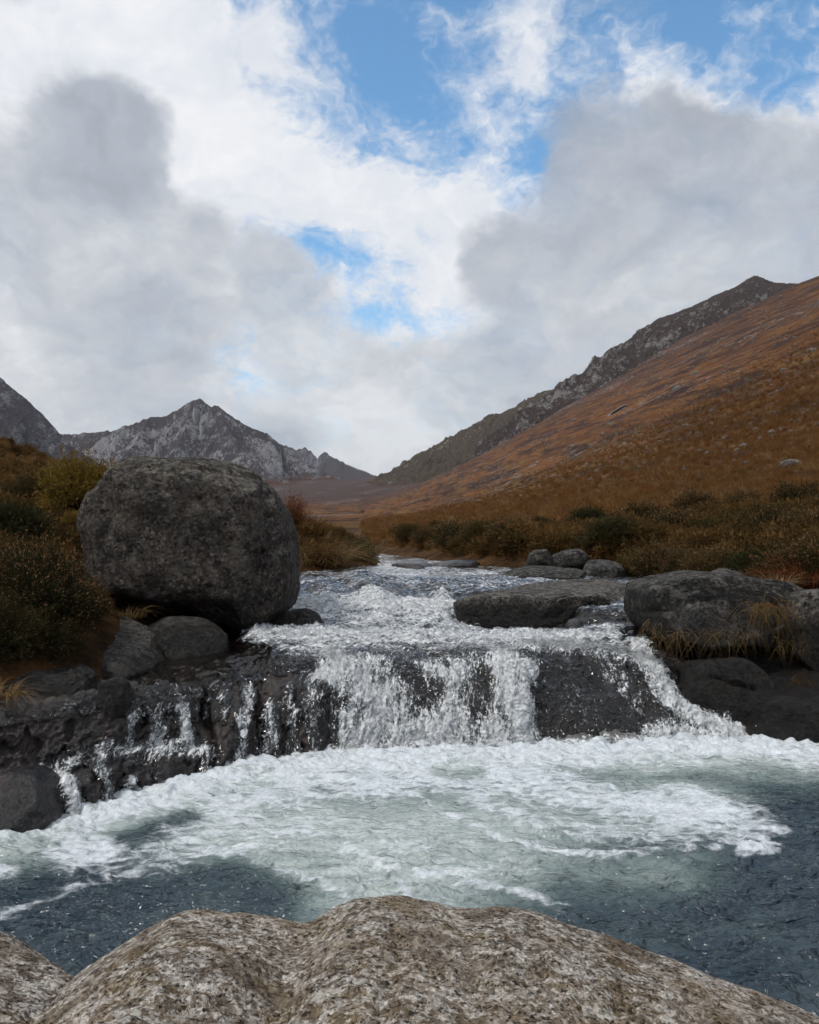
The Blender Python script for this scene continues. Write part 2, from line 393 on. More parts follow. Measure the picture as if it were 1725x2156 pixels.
def m_hill(name, kind):
    """heather and autumn grass hillside; kind 'near' has a fine tussock pattern"""
    m, T = mat(name); p = T.pos()
    ps = T.vm('MULTIPLY', p, (1.0, 0.28, 1.0))
    hb = T.attr('hb')                                     # height above the valley floor
    n1 = T.noise(ps, 0.035, 6, 0.6, 0.6); n2 = T.noise(T.vm('MULTIPLY', p, (1.0, 0.45, 2.0)), 0.075, 8, 0.66, 0.5); n3 = T.noise(p, 1.4, 8, 0.7); n4 = T.noise(p, 5.5, 4, 0.7)
    ns = T.noise(T.vm('MULTIPLY', p, (1.0, 0.16, 1.6)), 0.11, 7, 0.68, 0.7)          # streaks running along the slope
    rust = T.mix(T.smooth(n2, 0.36, 0.64), (0.120, 0.044, 0.016), (0.178, 0.078, 0.026))
    rust = T.mix(T.smooth(T.noise(ps, 0.30, 6, 0.6), 0.48, 0.70), rust, (0.215, 0.114, 0.040))
    col = T.mix(T.smooth(T.m('ADD', T.m('MULTIPLY', n1, 0.4), T.m('MULTIPLY', ns, 0.6)), 0.46, 0.565), rust, (0.046, 0.023, 0.017))
    col = T.mix(T.m('MULTIPLY', T.smooth(T.noise(ps, 0.055, 5, 0.6, 0.8), 0.52, 0.64), T.smooth(hb, 90.0, 20.0, 0.0, 0.55)), col, (0.175, 0.108, 0.034))
    col = T.mix(T.m('MULTIPLY', T.smooth(T.noise(T.vm('ADD', ps, (71.0, 13.0, 5.0)), 0.07, 6, 0.65, 0.8), 0.56, 0.66), 0.6), col, (0.062, 0.036, 0.022))
    up = T.smooth(hb, 50.0, 180.0)
    col = T.mix(T.m('MULTIPLY', up, T.smooth(ns, 0.38, 0.60)), col, (0.050, 0.030, 0.025))
    far = T.smooth(T.sep(p)[1], 600.0, 1250.0)
    col = T.mix(T.m('MULTIPLY', far, T.smooth(n2, 0.28, 0.46)), col, (0.066, 0.042, 0.037))
    low = T.smooth(hb, 6.0, 0.5)
    col = T.mix(T.m('MULTIPLY', low, 0.75), col, T.mix(T.smooth(n3, 0.4, 0.62), (0.050, 0.034, 0.016), (0.12, 0.064, 0.024)))
    v = T.m('ADD', T.m('MULTIPLY', T.m('SUBTRACT', n3, 0.5), 2.6), T.m('MULTIPLY', T.m('SUBTRACT', n4, 0.5), 1.6))
    col = T.vm('SCALE', col, scale=T.m('MAXIMUM', T.m('ADD', 1.0, v), 0.15))
    # bare granite showing through
    ro = T.smooth(T.m('ADD', T.noise(p, 0.30, 5, 0.6), T.m('MULTIPLY', T.smooth(T.noise(ps, 0.020, 4, 0.5), 0.35, 0.70), 0.18)), 0.70, 0.76)
    col = T.mix(T.m('MULTIPLY', ro, T.smooth(hb, 6.0, 25.0)), col, (0.24, 0.215, 0.20))
    h = T.m('ADD', n3, T.m('MULTIPLY', n4, 0.4))
    finish(T, principled(T, col, 0.95, T.bump(h, 1.0, 0.6), spec=0.15)); return m

def m_crag(name, rock, heath, warm, sc=1.0, amt=0.5, stretch=(1.0, 0.5, 0.45), tilt=0.0):
    """mountain of pale granite crag and dark heather; amt is how much rock shows"""
    m, T = mat(name); p = T.pos()
    if tilt:
        vr = T.n('ShaderNodeVectorRotate', rotation_type='Y_AXIS', ins={'Vector': p, 'Angle': tilt}); p2 = vr.outputs[0]
    else: p2 = p
    ps = T.vm('MULTIPLY', p2, stretch)
    n1 = T.noise(ps, 0.012 * sc, 6, 0.6, 0.8); n2 = T.noise(ps, 0.12 * sc, 6, 0.72, 0.6); n3 = T.noise(ps, 0.36 * sc, 4, 0.75, 0.3)
    rk = T.attr('rock')
    f = T.m('ADD', T.m('ADD', T.m('MULTIPLY', n1, 0.35), T.m('MULTIPLY', n2, 0.45)), T.m('ADD', T.m('MULTIPLY', n3, 0.30), T.m('MULTIPLY', rk, 0.34)))
    f = T.smooth(f, 0.86 - amt * 0.3, 0.99 - amt * 0.3)
    rc = T.vm('SCALE', T.mix(n1, rock, (rock[0]*0.72, rock[1]*0.72, rock[2]*0.76)), scale=T.m('ADD', 0.25, T.m('MULTIPLY', n3, 1.5)))
    he = T.mix(T.smooth(n2, 0.35, 0.62), heath, warm)
    he = T.vm('SCALE', he, scale=T.m('ADD', 0.5, n3))
    br = T.attr('grass')
    he = T.mix(br, he, T.mix(T.smooth(n2, 0.4, 0.65), (0.165, 0.070, 0.034), (0.095, 0.045, 0.028)))
    col = T.mix(T.m('MULTIPLY', f, T.m('SUBTRACT', 1.0, T.m('MULTIPLY', br, 0.92))), he, rc)
    h = T.m('ADD', T.m('MULTIPLY', n2, 1.0), T.m('MULTIPLY', n3, 0.4))
    finish(T, principled(T, col, 0.9, T.bump(h, 1.0, 14.0 / sc), spec=0.2)); return m

MAT = {}
MAT['bed'] = m_wetrock()

# ------------------------------------------------------------------ the lie of the land
def lerp_tab(x, tab):
    a = np.array(tab, float); return np.interp(x, a[:, 0], a[:, 1])
ZF = [(-60, 1.0), (8, 1.2), (17, 1.55), (27, 1.7), (42, 1.85), (80, 2.6), (150, 4.5), (300, 9.5), (600, 21), (1200, 62), (2000, 132), (2700, 196), (4000, 260), (9000, 300)]
XR = [(-60, 8.6), (0, 8.4), (8, 7.6), (12, 7.0), (16, 6.6), (19, 5.6), (21, 3.6), (23, 2.0), (30, 0.7), (42, -1.9), (100, -5.7), (9000, -513)]
XL = [(-60, -9.4), (0, -9.0), (6.5, -8.0), (7.6, -4.8), (8.4, -4.1), (9, -3.85), (10, -3.85), (12, -4.2), (16, -3.6), (19.0, -2.9), (21, -1.8), (23, -1.25), (26, -1.3), (32, -1.9), (42, -3.4), (100, -10.0), (160, -27), (250, -75), (500, -215), (900, -440), (9000, -4400)]
def zfloor(y): return lerp_tab(y, ZF)

def right_z(x, y):
    X = np.maximum(x - lerp_tab(y, XR), -6.0); Xp = np.maximum(X, 0)
    xc = 335.0
    k = 48.0
    H = 0.545 * (Xp - k * (1 - np.exp(-Xp / k))) + 0.05 * Xp
    Hc = 0.545 * (xc - k) + 0.05 * xc
    over = np.maximum(Xp - xc, 0)
    H = np.where(Xp > xc, Hc + 0.18 * over - 0.0006 * over ** 2, H)
    H = np.maximum(H, -50) * (1 - 0.8 * sstep(y, 800, 1750))
    bank = 0.42 * sstep(X, -0.1, 0.9) * (1 - sstep(y, 60, 200)) - 0.9 * sstep(-X, 0.0, 1.6)
    return zfloor(y) + H + bank

def left_z(x, y):
    X = lerp_tab(y, XL) - x; Xp = np.maximum(X, 0); k = 26.0
    H = 0.30 * (Xp - k * (1 - np.exp(-Xp / k))) + 0.12 * Xp
    xc = 85.0; Hc = 0.30 * (xc - k) + 0.12 * xc
    over = np.maximum(Xp - xc, 0)
    H = np.where(Xp > xc, Hc + 0.25 * over - 0.002 * over ** 2, H); H = np.maximum(H, -60)
    bank = 0.45 * sstep(X, -0.1, 0.9) * (1 - sstep(y, 60, 200)) - 0.9 * sstep(-X, 0.0, 1.6)
    return zfloor(y) + H + bank

def hill_noise(x, y, near=1.0):
    p = np.stack([x, y * 0.7, 0 * x], -1)
    d = np.hypot(x, y)
    return (0.22 * fbm(p * 0.55, 4) * sstep(d, 4, 14) + 0.9 * fbm(p * 0.09, 4) * sstep(d, 20, 70)
            + 5.0 * fbm(p * 0.016, 4) * sstep(d, 120, 400))

def make_hill(name, side, ynear, yfar, nr, nc, xmax, m, label_kind='structure'):
    ys = np.geomspace(ynear + 26, yfar + 26, nr) - 26
    t = np.linspace(0, 1, nc) ** 2.2
    edge = lerp_tab(ys, XR if side > 0 else XL)[:, None]
    wid = np.minimum(xmax, 45 + np.maximum(ys[:, None], 0) * 1.15)
    x = edge + side * (-1.8 + t[None, :] * wid); y = np.repeat(ys[:, None], nc, 1)
    z0 = (right_z if side > 0 else left_z)(x, y)
    z = z0 + hill_noise(x, y) * sstep(np.abs(x - edge) , 0.3, 3.0)
    hb = z0 - zfloor(y) + 16 * sstep(y, 45, 160)
    P = np.stack([x, y, z], -1)
    if side < 0: P = P[:, ::-1]; hb = hb[:, ::-1]
    return grid_obj(name, P, m, {'hb': hb}, kind='structure')

MAT['hill'] = m_hill('autumn_hillside', 'near')
hill_r = make_hill('hillside_right', 1, -18, 3200, 520, 560, 460, MAT['hill'])
hill_l = make_hill('hillside_left', -1, -18, 900, 420, 420, 150, MAT['hill'])

# the valley floor: one sheet out to the horizon
ys = np.geomspace(20, 12020, 160) - 60
xs = np.sinh(np.linspace(-6.2, 6.2, 120)) * 26
gx, gy = np.meshgrid(xs, ys)
gz = zfloor(gy) - 0.25 - 3.0 * (1 - sstep(gy, 22, 60)) - 0.05 * sstep(gy, 60, 200) + 4.0 * fbm(np.stack([gx * .01, gy * .01, 0 * gx], -1), 4) * sstep(gy, 150, 900) - 1.0 * sstep(gy, 250, 900)
ground = grid_obj('ground', np.stack([gx, gy, gz], -1), MAT['hill'], {'hb': np.full(gx.shape, 28.0)}, kind='structure')

# ------------------------------------------------------------------ mountains: ridge lines with flanks
def ridge_mountain(name, ridges, pxs, Ds, m, noise_amp, noise_sc, floor_soft=12.0, grass_h=(10, 45), rock_gain=1.0, seed=0.0, sky_amp=1.0):
    px = np.linspace(*pxs); D = np.geomspace(*Ds)
    gpx, gD = np.meshgrid(px, D)
    x = (gpx - CX) / F * gD; y = gD
    z = np.full(x.shape, -1e9)
    dmin = np.full(x.shape, 1e9)
    for pts, slope, back, curve in ridges:
        R = np.array([W(a, b, d) for a, b, d in pts])
        bd = np.full(x.shape, 1e9); bz = np.zeros(x.shape); front = np.zeros(x.shape)
        for A, B in zip(R[:-1], R[1:]):
            dx, dy = B[0] - A[0], B[1] - A[1]; L = dx * dx + dy * dy + 1e-9
            t = np.clip(((x - A[0]) * dx + (y - A[1]) * dy) / L, 0, 1)
            ddx = x - A[0] - t * dx; ddy = y - A[1] - t * dy
            d = np.hypot(ddx, ddy); c = d < bd
            bd = np.where(c, d, bd); bz = np.where(c, A[2] + t * (B[2] - A[2]), bz); front = np.where(c, ddy < 0, front)
        s = np.where(front > 0.5, slope, back)
        zz = bz - s * bd * (1.0 - curve * np.minimum(bd / 900.0, 0.8))
        c = zz > z; z = np.where(c, zz, z); dmin = np.where(c, bd, dmin)
    p = np.stack([x * noise_sc, y * noise_sc, np.full(x.shape, seed)], -1)
    rg = fbm(p, 6, 0.55, ridged=True); fb = fbm(p * 5.0 + 7, 4, 0.6, ridged=True)
    fade = 0.12 + 0.88 * sstep(dmin, 0, 110)
    z = z + noise_amp * ((rg - 0.35) * fade + 0.22 * (fb - 0.3) * (0.25 * sky_amp + 0.75 * fade))
    fl = zfloor(y) - 4
    z = fl + np.logaddexp(0, (z - fl) / floor_soft) * floor_soft * 1.0
    z = np.where(z - fl < 0.8 * floor_soft, z - 3, z)
    gr = 1 - sstep(z - fl + 14 * fb, grass_h[0], grass_h[1])
    P = np.stack([x, y, z], -1)
    n = grid_normals(P); steep = 1 - np.abs(n[..., 2])
    rock = np.clip((rg - 0.2) * 0.55 + (steep - 0.35) * 0.8 + (fb - .2) * 0.3, -0.6, 0.8) * rock_gain
    return grid_obj(name, P, m, {'rock': rock, 'grass': gr}, kind='structure')

MAT['crag_peak'] = m_crag('granite_peak', (0.44, 0.43, 0.43), (0.062, 0.056, 0.066), (0.085, 0.068, 0.068), 1.0, 0.80, (1.5, 0.5, 0.45))
MAT['crag_ridge'] = m_crag('granite_ridge', (0.36, 0.34, 0.32), (0.062, 0.052, 0.054), (0.095, 0.064, 0.050), 1.6, 0.60, (1.0, 0.35, 1.0), math.radians(32))
MAT['crag_left'] = m_crag('granite_left', (0.30, 0.30, 0.32), (0.060, 0.058, 0.072), (0.075, 0.060, 0.064), 2.2, 0.66, (1.0, 0.5, 0.8))
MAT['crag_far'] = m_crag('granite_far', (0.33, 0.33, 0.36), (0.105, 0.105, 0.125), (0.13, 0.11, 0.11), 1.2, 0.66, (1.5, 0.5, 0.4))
MAT['crag_sun_tint'] = m_crag('granite_spur', (0.40, 0.36, 0.29), (0.066, 0.054, 0.050), (0.13, 0.095, 0.055), 1.3, 0.50, (1.0, 0.35, 1.0), math.radians(32))  # yellower rock and heath tones painted in as sunshine on the spur

# pinnacled ridge behind the peak
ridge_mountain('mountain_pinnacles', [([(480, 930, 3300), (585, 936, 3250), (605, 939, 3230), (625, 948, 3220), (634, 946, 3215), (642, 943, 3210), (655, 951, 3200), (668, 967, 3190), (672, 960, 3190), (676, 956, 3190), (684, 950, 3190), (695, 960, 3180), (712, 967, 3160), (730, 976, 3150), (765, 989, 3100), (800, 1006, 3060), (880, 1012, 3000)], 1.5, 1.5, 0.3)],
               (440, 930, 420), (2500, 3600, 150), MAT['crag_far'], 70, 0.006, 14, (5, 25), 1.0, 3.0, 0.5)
# the central peak with its spurs
ridge_mountain('mountain_peak', [([(60, 925, 2700), (125, 914, 2680), (165, 916, 2660), (240, 909, 2640), (280, 894, 2620), (315, 879, 2610), (350, 876, 2600), (370, 864, 2600), (395, 851, 2600), (407, 843, 2600), (422, 838, 2600), (435, 848, 2600), (445, 857, 2595), (460, 855, 2590), (480, 871, 2590), (520, 899, 2580), (555, 911, 2580), (590, 936, 2600), (640, 975, 2600), (700, 1006, 2600)], 1.02, 1.2, 0.25),
               ([(460, 855, 2590), (478, 905, 2440), (505, 950, 2300), (560, 1000, 2120)], 1.0, 1.0, 0.3),
               ([(407, 844, 2600), (392, 900, 2460), (372, 945, 2330), (340, 985, 2200)], 1.1, 1.1, 0.3),
               ([(315, 879, 2610), (290, 930, 2440), (260, 965, 2300)], 1.0, 1.0, 0.3)],
               (-60, 800, 560), (1750, 2950, 320), MAT['crag_peak'], 95, 0.0048, 16, (6, 34), 1.0, 0.0)
# left edge mountain
ridge_mountain('mountain_left', [([(-500, 430, 1500), (-150, 690, 1500), (0, 798, 1500), (30, 824, 1500), (65, 849, 1500), (100, 884, 1500), (120, 911, 1500), (160, 948, 1490), (220, 985, 1480), (300, 1015, 1470)], 0.9, 1.2, 0.2)],
               (-600, 340, 420), (950, 1750, 220), MAT['crag_left'], 60, 0.008, 10, (4, 20), 1.0, 5.0)
# rocky spur running down to the saddle, its sunlit warmth put into the rock colour
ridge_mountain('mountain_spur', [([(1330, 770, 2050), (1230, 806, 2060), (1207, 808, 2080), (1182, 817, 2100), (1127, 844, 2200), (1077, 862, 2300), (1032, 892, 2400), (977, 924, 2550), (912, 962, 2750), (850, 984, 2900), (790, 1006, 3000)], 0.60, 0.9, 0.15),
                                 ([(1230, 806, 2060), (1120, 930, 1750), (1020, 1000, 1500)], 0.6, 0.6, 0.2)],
               (760, 1400, 460), (1150, 3050, 320), MAT['crag_sun_tint'], 55, 0.006, 10, (3, 25), 0.9, 9.0)
# craggy ridge above the orange slope
ridge_mountain('mountain_ridge_right', [([(2300, 560, 1050), (1900, 600, 1080), (1725, 601, 1120), (1657, 597, 1150), (1627, 594, 1160), (1592, 583, 1170), (1572, 591, 1180), (1547, 608, 1190), (1462, 641, 1230), (1400, 668, 1270), (1387, 672, 1280), (1362, 692, 1290), (1327, 714, 1310), (1302, 744, 1330), (1272, 764, 1350), (1242, 797, 1380), (1200, 840, 1420), (1130, 905, 1480), (1050, 965, 1540)], 0.66, 0.9, 0.1)],
               (1000, 2300, 620), (760, 1650, 320), MAT['crag_ridge'], 34, 0.011, 8, (0, 1), 1.0, 13.0)

# ------------------------------------------------------------------ the stream bed: lofted through surveyed points
#  column: px, [base py], then (py, D offset from the base) for rows 2..6, then absolute rows 7..
CC = [  # px   base  r2py dD   r3py dD    r4py dD    r5py D     r6py  D      r7py  D
    (-700, 1840, 1730, .25, 1690, .60, 1560, .80, 1500, 6.9, 1400, 7.9, 1320, 9.0),
    (-300, 1800, 1700, .22, 1650, .60, 1540, .75, 1480, 7.3, 1390, 8.3, 1310, 9.4),
    (-20,  1758, 1672, .20, 1622, .65, 1520, .80, 1458, 7.7, 1385, 8.8, 1310, 9.8),
    (60,   1742, 1655, .20, 1602, .70, 1505, .85, 1445, 8.0, 1375, 9.0, 1300, 10.0),
    (140,  1728, 1632, .20, 1585, .72, 1495, .88, 1430, 8.4, 1360, 9.5, 1295, 11),
    (230,  1702, 1612, .20, 1570, .68, 1484, .82, 1415, 8.8, 1340, 10.2, 1290, 12),
    (330,  1668, 1598, .20, 1560, .60, 1474, .72, 1400, 9.3, 1330, 11.2, 1285, 13),
    (420,  1643, 1588, .18, 1550, .45, 1462, .62, 1384, 9.6, 1325, 11.8, 1280, 13.5),
    (445,  1636, 1580, .16, 1532, .36, 1450, .66, 1378, 9.7, 1324, 11.9, 1280, 13.7),
    (500,  1621, 1570, .12, 1505, .26, 1430, .70, 1370, 9.8, 1322, 12.1, 1275, 14.0),
    (580,  1606, 1558, .10, 1488, .24, 1410, .70, 1360, 10.2, 1316, 12.4, 1262, 14.5),
    (660,  1595, 1545, .10, 1475, .25, 1400, .75, 1350, 10.6, 1306, 12.7, 1250, 15.0),
    (730,  1587, 1535, .12, 1468, .30, 1399, .74, 1345, 10.8, 1298, 13.0, 1242, 15.4),
    (800,  1581, 1528, .14, 1458, .40, 1384, .86, 1344, 10.9, 1297, 13.2, 1238, 15.6),
    (900,  1578, 1525, .15, 1466, .34, 1397, .72, 1343, 10.9, 1299, 13.1, 1238, 15.6),
    (1000, 1577, 1525, .15, 1456, .40, 1382, .88, 1343, 10.9, 1304, 12.8, 1240, 15.4),
    (1085, 1576, 1524, .14, 1455, .36, 1384, .80, 1341, 11.0, 1308, 12.5, 1246, 15.0),
    (1110, 1575, 1515, .20, 1428, .50, 1370, .95, 1338, 11.0, 1310, 12.4, 1250, 14.8),
    (1150, 1574, 1508, .26, 1426, .66, 1370, 1.15, 1338, 11.0, 1311, 12.4, 1255, 14.6),
    (1230, 1570, 1502, .30, 1428, .78, 1374, 1.25, 1338, 11.0, 1314, 12.2, 1284, 12.7),
    (1330, 1568, 1508, .28, 1446, .72, 1392, 1.15, 1345, 10.8, 1320, 12.0, 1286, 12.6),
    (1430, 1566, 1518, .22, 1470, .55, 1426, .92, 1370, 10.5, 1340, 11.5, 1300, 12.4),
    (1530, 1563, 1535, .12, 1502, .32, 1464, .62, 1405, 10.3, 1350, 11.3, 1310, 12.2),
    (1620, 1566, 1548, .12, 1524, .30, 1490, .60, 1440, 10.1, 1360, 11.2, 1310, 12.0),
    (1725, 1576, 1552, .12, 1515, .30, 1470, .55, 1430, 9.9, 1360, 11.0, 1310, 11.9),
    (1950, 1596, 1560, .12, 1510, .30, 1460, .55, 1410, 9.7, 1340, 10.8, 1300, 11.6),
    (2400, 1640, 1590, .12, 1530, .30, 1470, .55, 1400, 9.5, 1330, 10.4, 1290, 11.2),
]
def survey():
    rows = [[] for _ in range(13)]
    for c in CC:
        px = c[0]; b = c[1]; D1 = CAMZ * F / (b - HZ)
        w0 = W(px, b, D1); dirn = np.array([w0[0], w0[1]]) / np.hypot(w0[0], w0[1])
        rows[0].append(np.array([w0[0] - dirn[0] * 0.9, w0[1] - dirn[1] * 0.9, -0.9]))
        rows[1].append(w0)
        for i in range(3):
            rows[2 + i].append(W(px, c[2 + 2 * i], D1 + c[3 + 2 * i]))
        for i in range(3):
            rows[5 + i].append(W(px, c[8 + 2 * i], c[9 + 2 * i]))
        q = 560 + (px + 700) / 3100 * 1300                       # upstream the channel narrows between its banks
        q = px if 560 < px < 1750 else (560 + (px - 560) * 0.10 if px <= 560 else 1750 + (px - 1750) * 0.3)
        for py, D in ((1216, 17.4), (1198, 21.0), (1181, 27.0), (1161, 42.0), (1146, 90.0)):
            rows[8 + (0 if D < 18 else 1 if D < 22 else 2 if D < 30 else 3 if D < 50 else 4)].append(W(q, py, D))
    return np.array(rows)
SV = survey()
def loft(nr, nc):
    A = upsample(SV, nr); A = upsample(np.swapaxes(A, 0, 1), nc); return np.swapaxes(A, 0, 1)
NR = [14, 44, 44, 44, 60, 60, 60, 56, 30, 24, 24, 16]
cpx = np.array([c[0] for c in CC], float)
NCOL = [max(4, int((b - a) / (2.6 if -40 <= a < 1740 else 14))) for a, b in zip(cpx[:-1], cpx[1:])]
SURF = loft(NR, NCOL)
NRM = grid_normals(SURF)
ROWI = np.concatenate([np.linspace(i, i + 1, m, endpoint=False) for i, m in enumerate(NR)] + [[12.0]])[:, None] + 0 * SURF[..., 0]
PX, PY = proj(SURF)
# metres along and across the flow
ALONG = np.concatenate([np.zeros((1, SURF.shape[1])), np.cumsum(np.linalg.norm(np.diff(SURF, axis=0), axis=-1), 0)], 0)
ACROSS = SURF[..., 0] * 1.0
FLOW = np.stack([ACROSS, ALONG, 0 * ALONG], -1)

flat = np.clip(NRM[..., 2], 0, 1)
rock_d = 0.10 * fbm(SURF * 1.7, 5, 0.55) + 0.05 * (fbm(SURF * 4.5, 4, 0.55, ridged=True) - 0.45) + 0.018 * fbm(SURF * 18, 3)
damp = sstep(ROWI, 0.6, 1.2) * (0.35 + 0.65 * (1 - sstep(ROWI, 4.6, 5.4)) + 0.5 * sstep(ROWI, 6.0, 6.4) * (1 - sstep(ROWI, 7.6, 8.2)))
# broken left steps: extra blockiness, joints running down the face
left_w = (1 - sstep(PX, 640, 760)) * sstep(ROWI, 1.0, 1.6) * (1 - sstep(ROWI, 4.2, 5.0))
blocks = fbm(np.stack([SURF[..., 0] * 2.6, SURF[..., 1] * 1.2, SURF[..., 2] * 1.5], -1) + 31.0, 3, 0.5)
joint = -0.10 * stroke(PX, PY, [(440, 1440), (436, 1500), (452, 1570), (445, 1640)], 16) - 0.07 * stroke(PX, PY, [(555, 1420), (548, 1500), (560, 1600)], 14)
bed = SURF + NRM * (rock_d * damp + left_w * (0.16 * np.round(blocks * 3.0) / 3.0 + joint))[..., None]
# big low boulders under the upper rapids and the rounded shoulder beside the fall
bed[..., 2] += 0.16 * stroke(PX, PY, [(760, 1240), (800, 1262)], 60) + 0.12 * stroke(PX, PY, [(690, 1258)], 50) + 0.05 * stroke(PX, PY, [(880, 1350), (1000, 1372)], 60, 2.0)
dry = stroke(PX, PY, [(60, 1400), (250, 1340)], 130) * sstep(ROWI, 4.2, 4.7) + 0.6 * stroke(PX, PY, [(1680, 1500), (1760, 1440)], 90)
dry = np.clip(dry * 1.3 + 0.5 * fbm(SURF * 2.2, 4) * (dry > 0.02), 0, 1)
bed[..., 2] -= 0.13 * stroke(PX, PY, [(985, 1302), (1190, 1310)], 66, 1.3) * sstep(ROWI, 5.2, 5.8) * (1 - sstep(ROWI, 6.6, 7.2))
bed[..., 2] -= 0.05 * sstep(ROWI, 0.9, 1.3); bed = bed - NRM * (0.03 * sstep(ROWI, 0.9, 1.3))[..., None]
bedrock = grid_obj('stream_bed', bed, MAT['bed'], {'dry': dry}, kind='structure')

# ------------------------------------------------------------------ the water that runs over it
_w1 = fbm(SURF * 2.3 + 13, 3); _w2 = fbm(SURF * 2.3 + 43, 3); _w3 = fbm(SURF * 8.0 + 23, 3)
PXW = PX + 26 * _w1 + 9 * _w3; PYW = PY + 16 * _w2
S = lambda pts, r, ysc=1.0: stroke(PXW, PYW, pts, r, ysc)
fm = 0.10 + 0 * PX
def add(mask, v):
    global fm
    fm = np.maximum(fm, mask ** 0.6 * v)
# upper river, rapids
_up = fbm(FLOW * np.array([0.8, 0.5, 1]) + 91, 3)
add(sstep(ROWI, 6.2, 7.0), np.clip(0.58 + 0.5 * _up, 0.3, 0.9)); add(sstep(ROWI, 7.8, 8.4), np.clip(0.66 + 0.45 * _up, 0.3, 0.9))
add(S([(640, 1225), (790, 1222), (960, 1250)], 70, 1.6), 0.62)
add(S([(590, 1276), (690, 1284), (800, 1290), (930, 1284)], 62, 1.6), 1.0)
add(S([(600, 1306), (800, 1312), (960, 1316), (1090, 1330), (1300, 1338)], 50, 1.8), 0.86)
add(S([(930, 1262), (955, 1285)], 40), 0.9)
add(S([(540, 1332), (760, 1345), (1000, 1348), (1240, 1352)], 66, 1.5), 0.96)
add(S([(590, 1366), (700, 1376), (760, 1385)], 50, 1.5), 0.78); add(S([(800, 1368), (1080, 1368)], 40, 1.6), 0.80)
# main fall
fall = sstep(PXW, 690, 735) * (1 - sstep(PXW, 1105, 1150)) * sstep(PYW, 1350, 1400) * sstep(ROWI, 0.8, 1.2) * (1 - sstep(ROWI, 4.15, 4.6))
add(fall, 0.88)
fm = np.where(fall > 0.3, fm * (1.0 + 0.42 * fbm(SURF * np.array([2.6, 2.6, 1.8]) + 51, 3)), fm)
add(S([(700, 1388), (760, 1430), (790, 1500), (800, 1590)], 80), 0.95)
add(S([(860, 1540), (860, 1600)], 120), 0.98)
add(S([(960, 1520), (960, 1600)], 120), 1.0)
add(S([(1060, 1400), (1085, 1480), (1110, 1590)], 84), 1.0)
fm = fm * (1 - 0.30 * S([(860, 1410), (900, 1460)], 70)) * (1 - 0.22 * S([(1010, 1420), (1000, 1480)], 46))
# chute on the right
add(S([(1215, 1342), (1270, 1372), (1345, 1375)], 52), 0.80)
add(S([(1345, 1370), (1390, 1440), (1440, 1490), (1560, 1550)], 62), 0.95)
add(S([(1270, 1385), (1310, 1440), (1345, 1480)], 44), 0.68)
add(S([(1380, 1535), (1500, 1552), (1590, 1562)], 60), 0.95)
add(S([(1160, 1380), (1230, 1500), (1320, 1560)], 130), 0.50)
add(S([(1190, 1500), (1240, 1490)], 40), 0.60); add(S([(1180, 1565), (1350, 1562)], 44), 0.78)
add(S([(1230, 1330), (1215, 1318)], 30), 0.72)
# left curtains and the bench below them
for pts, r, v in (([(290, 1490), (430, 1475)], 60, .50), ([(280, 1490), (275, 1560)], 34, .60), ([(340, 1478), (335, 1560)], 38, .58), ([(390, 1470), (390, 1560)], 40, .70), ([(470, 1440), (468, 1500)], 26, .55), ([(520, 1425), (512, 1500), (500, 1620)], 36, .62),
                  ([(575, 1470), (565, 1610)], 48, .60), ([(620, 1440), (615, 1600)], 34, .52), ([(660, 1420), (668, 1600)], 42, .56), ([(700, 1440), (712, 1600)], 32, .52), ([(90, 1610), (200, 1575), (300, 1568), (430, 1562)], 48, .58),
                  ([(150, 1590), (140, 1640), (165, 1725)], 36, .68), ([(215, 1600), (232, 1650), (232, 1710)], 32, .60), ([(330, 1600), (360, 1650)], 44, .46), ([(440, 1570), (420, 1640)], 36, .58), ([(60, 1640), (100, 1730)], 30, .40), ([(280, 1620), (300, 1690)], 30, .52)):
    add(S(pts, r), v)
# depth of water over the rock: full in the channel, threads on the left, none on the dry shelves
wet = np.ones_like(PX)
shelf_dark = S([(360, 1440), (430, 1400), (520, 1370), (600, 1385)], 120, 1.4)
dryside = sstep(PX, 330, 200) * sstep(ROWI, 4.05, 4.4) + sstep(PX, 1490, 1580) * sstep(ROWI, 3.2, 3.9) + sstep(PX, 1640, 1700) + sstep(PX, 40, -40) + sstep(PX, 1340, 1400) * sstep(ROWI, 4.3, 4.8) * (1 - sstep(ROWI, 7.3, 7.8))
dryside = np.where(ROWI > 8.0, 0, dryside + 0.5 * _w1 + 0.3 * _w3)
lf_ = (1 - sstep(PX, 700, 740)) * (1 - sstep(ROWI, 3.9, 4.1)) * sstep(ROWI, 0.9, 1.1)
thread = fbm(np.stack([ACROSS * 16, ALONG * 3.0, 0 * ACROSS], -1) + 3.0, 4, 0.65)
clump = fbm(SURF * 5.0 + 9, 4, 0.6)
thick = 0.022 * wet
thick = thick + 0.075 * fm * (0.6 + 1.1 * fbm(np.stack([ACROSS * 5, ALONG * 2.0, 0 * ACROSS], -1), 6, 0.66, ridged=True))
thick = thick + 0.045 * fm * fbm(SURF * 24 + 4, 3, 0.7)
rapid = sstep(ROWI, 5.3, 6.0) * (1 - sstep(ROWI, 7.6, 8.4))
thick = thick + rapid * (0.06 * fbm(FLOW * np.array([1.6, 2.6, 1]) + 5, 5, 0.6, ridged=True) + 0.05 * fm * np.maximum(fbm(FLOW * 6, 4, 0.6), 0))
lump = (1 - 0.8 * sstep(PX, 930, 1010)) * sstep(fm, 0.6, 1.0) * sstep(ROWI, 5.0, 5.6) * (1 - sstep(ROWI, 7.0, 7.4))
thick = thick + lump * (0.05 + 0.13 * fbm(FLOW * np.array([3.2, 3.6, 1]) + 2, 5, 0.6))
calm = sstep(ROWI, 7.6, 8.6)
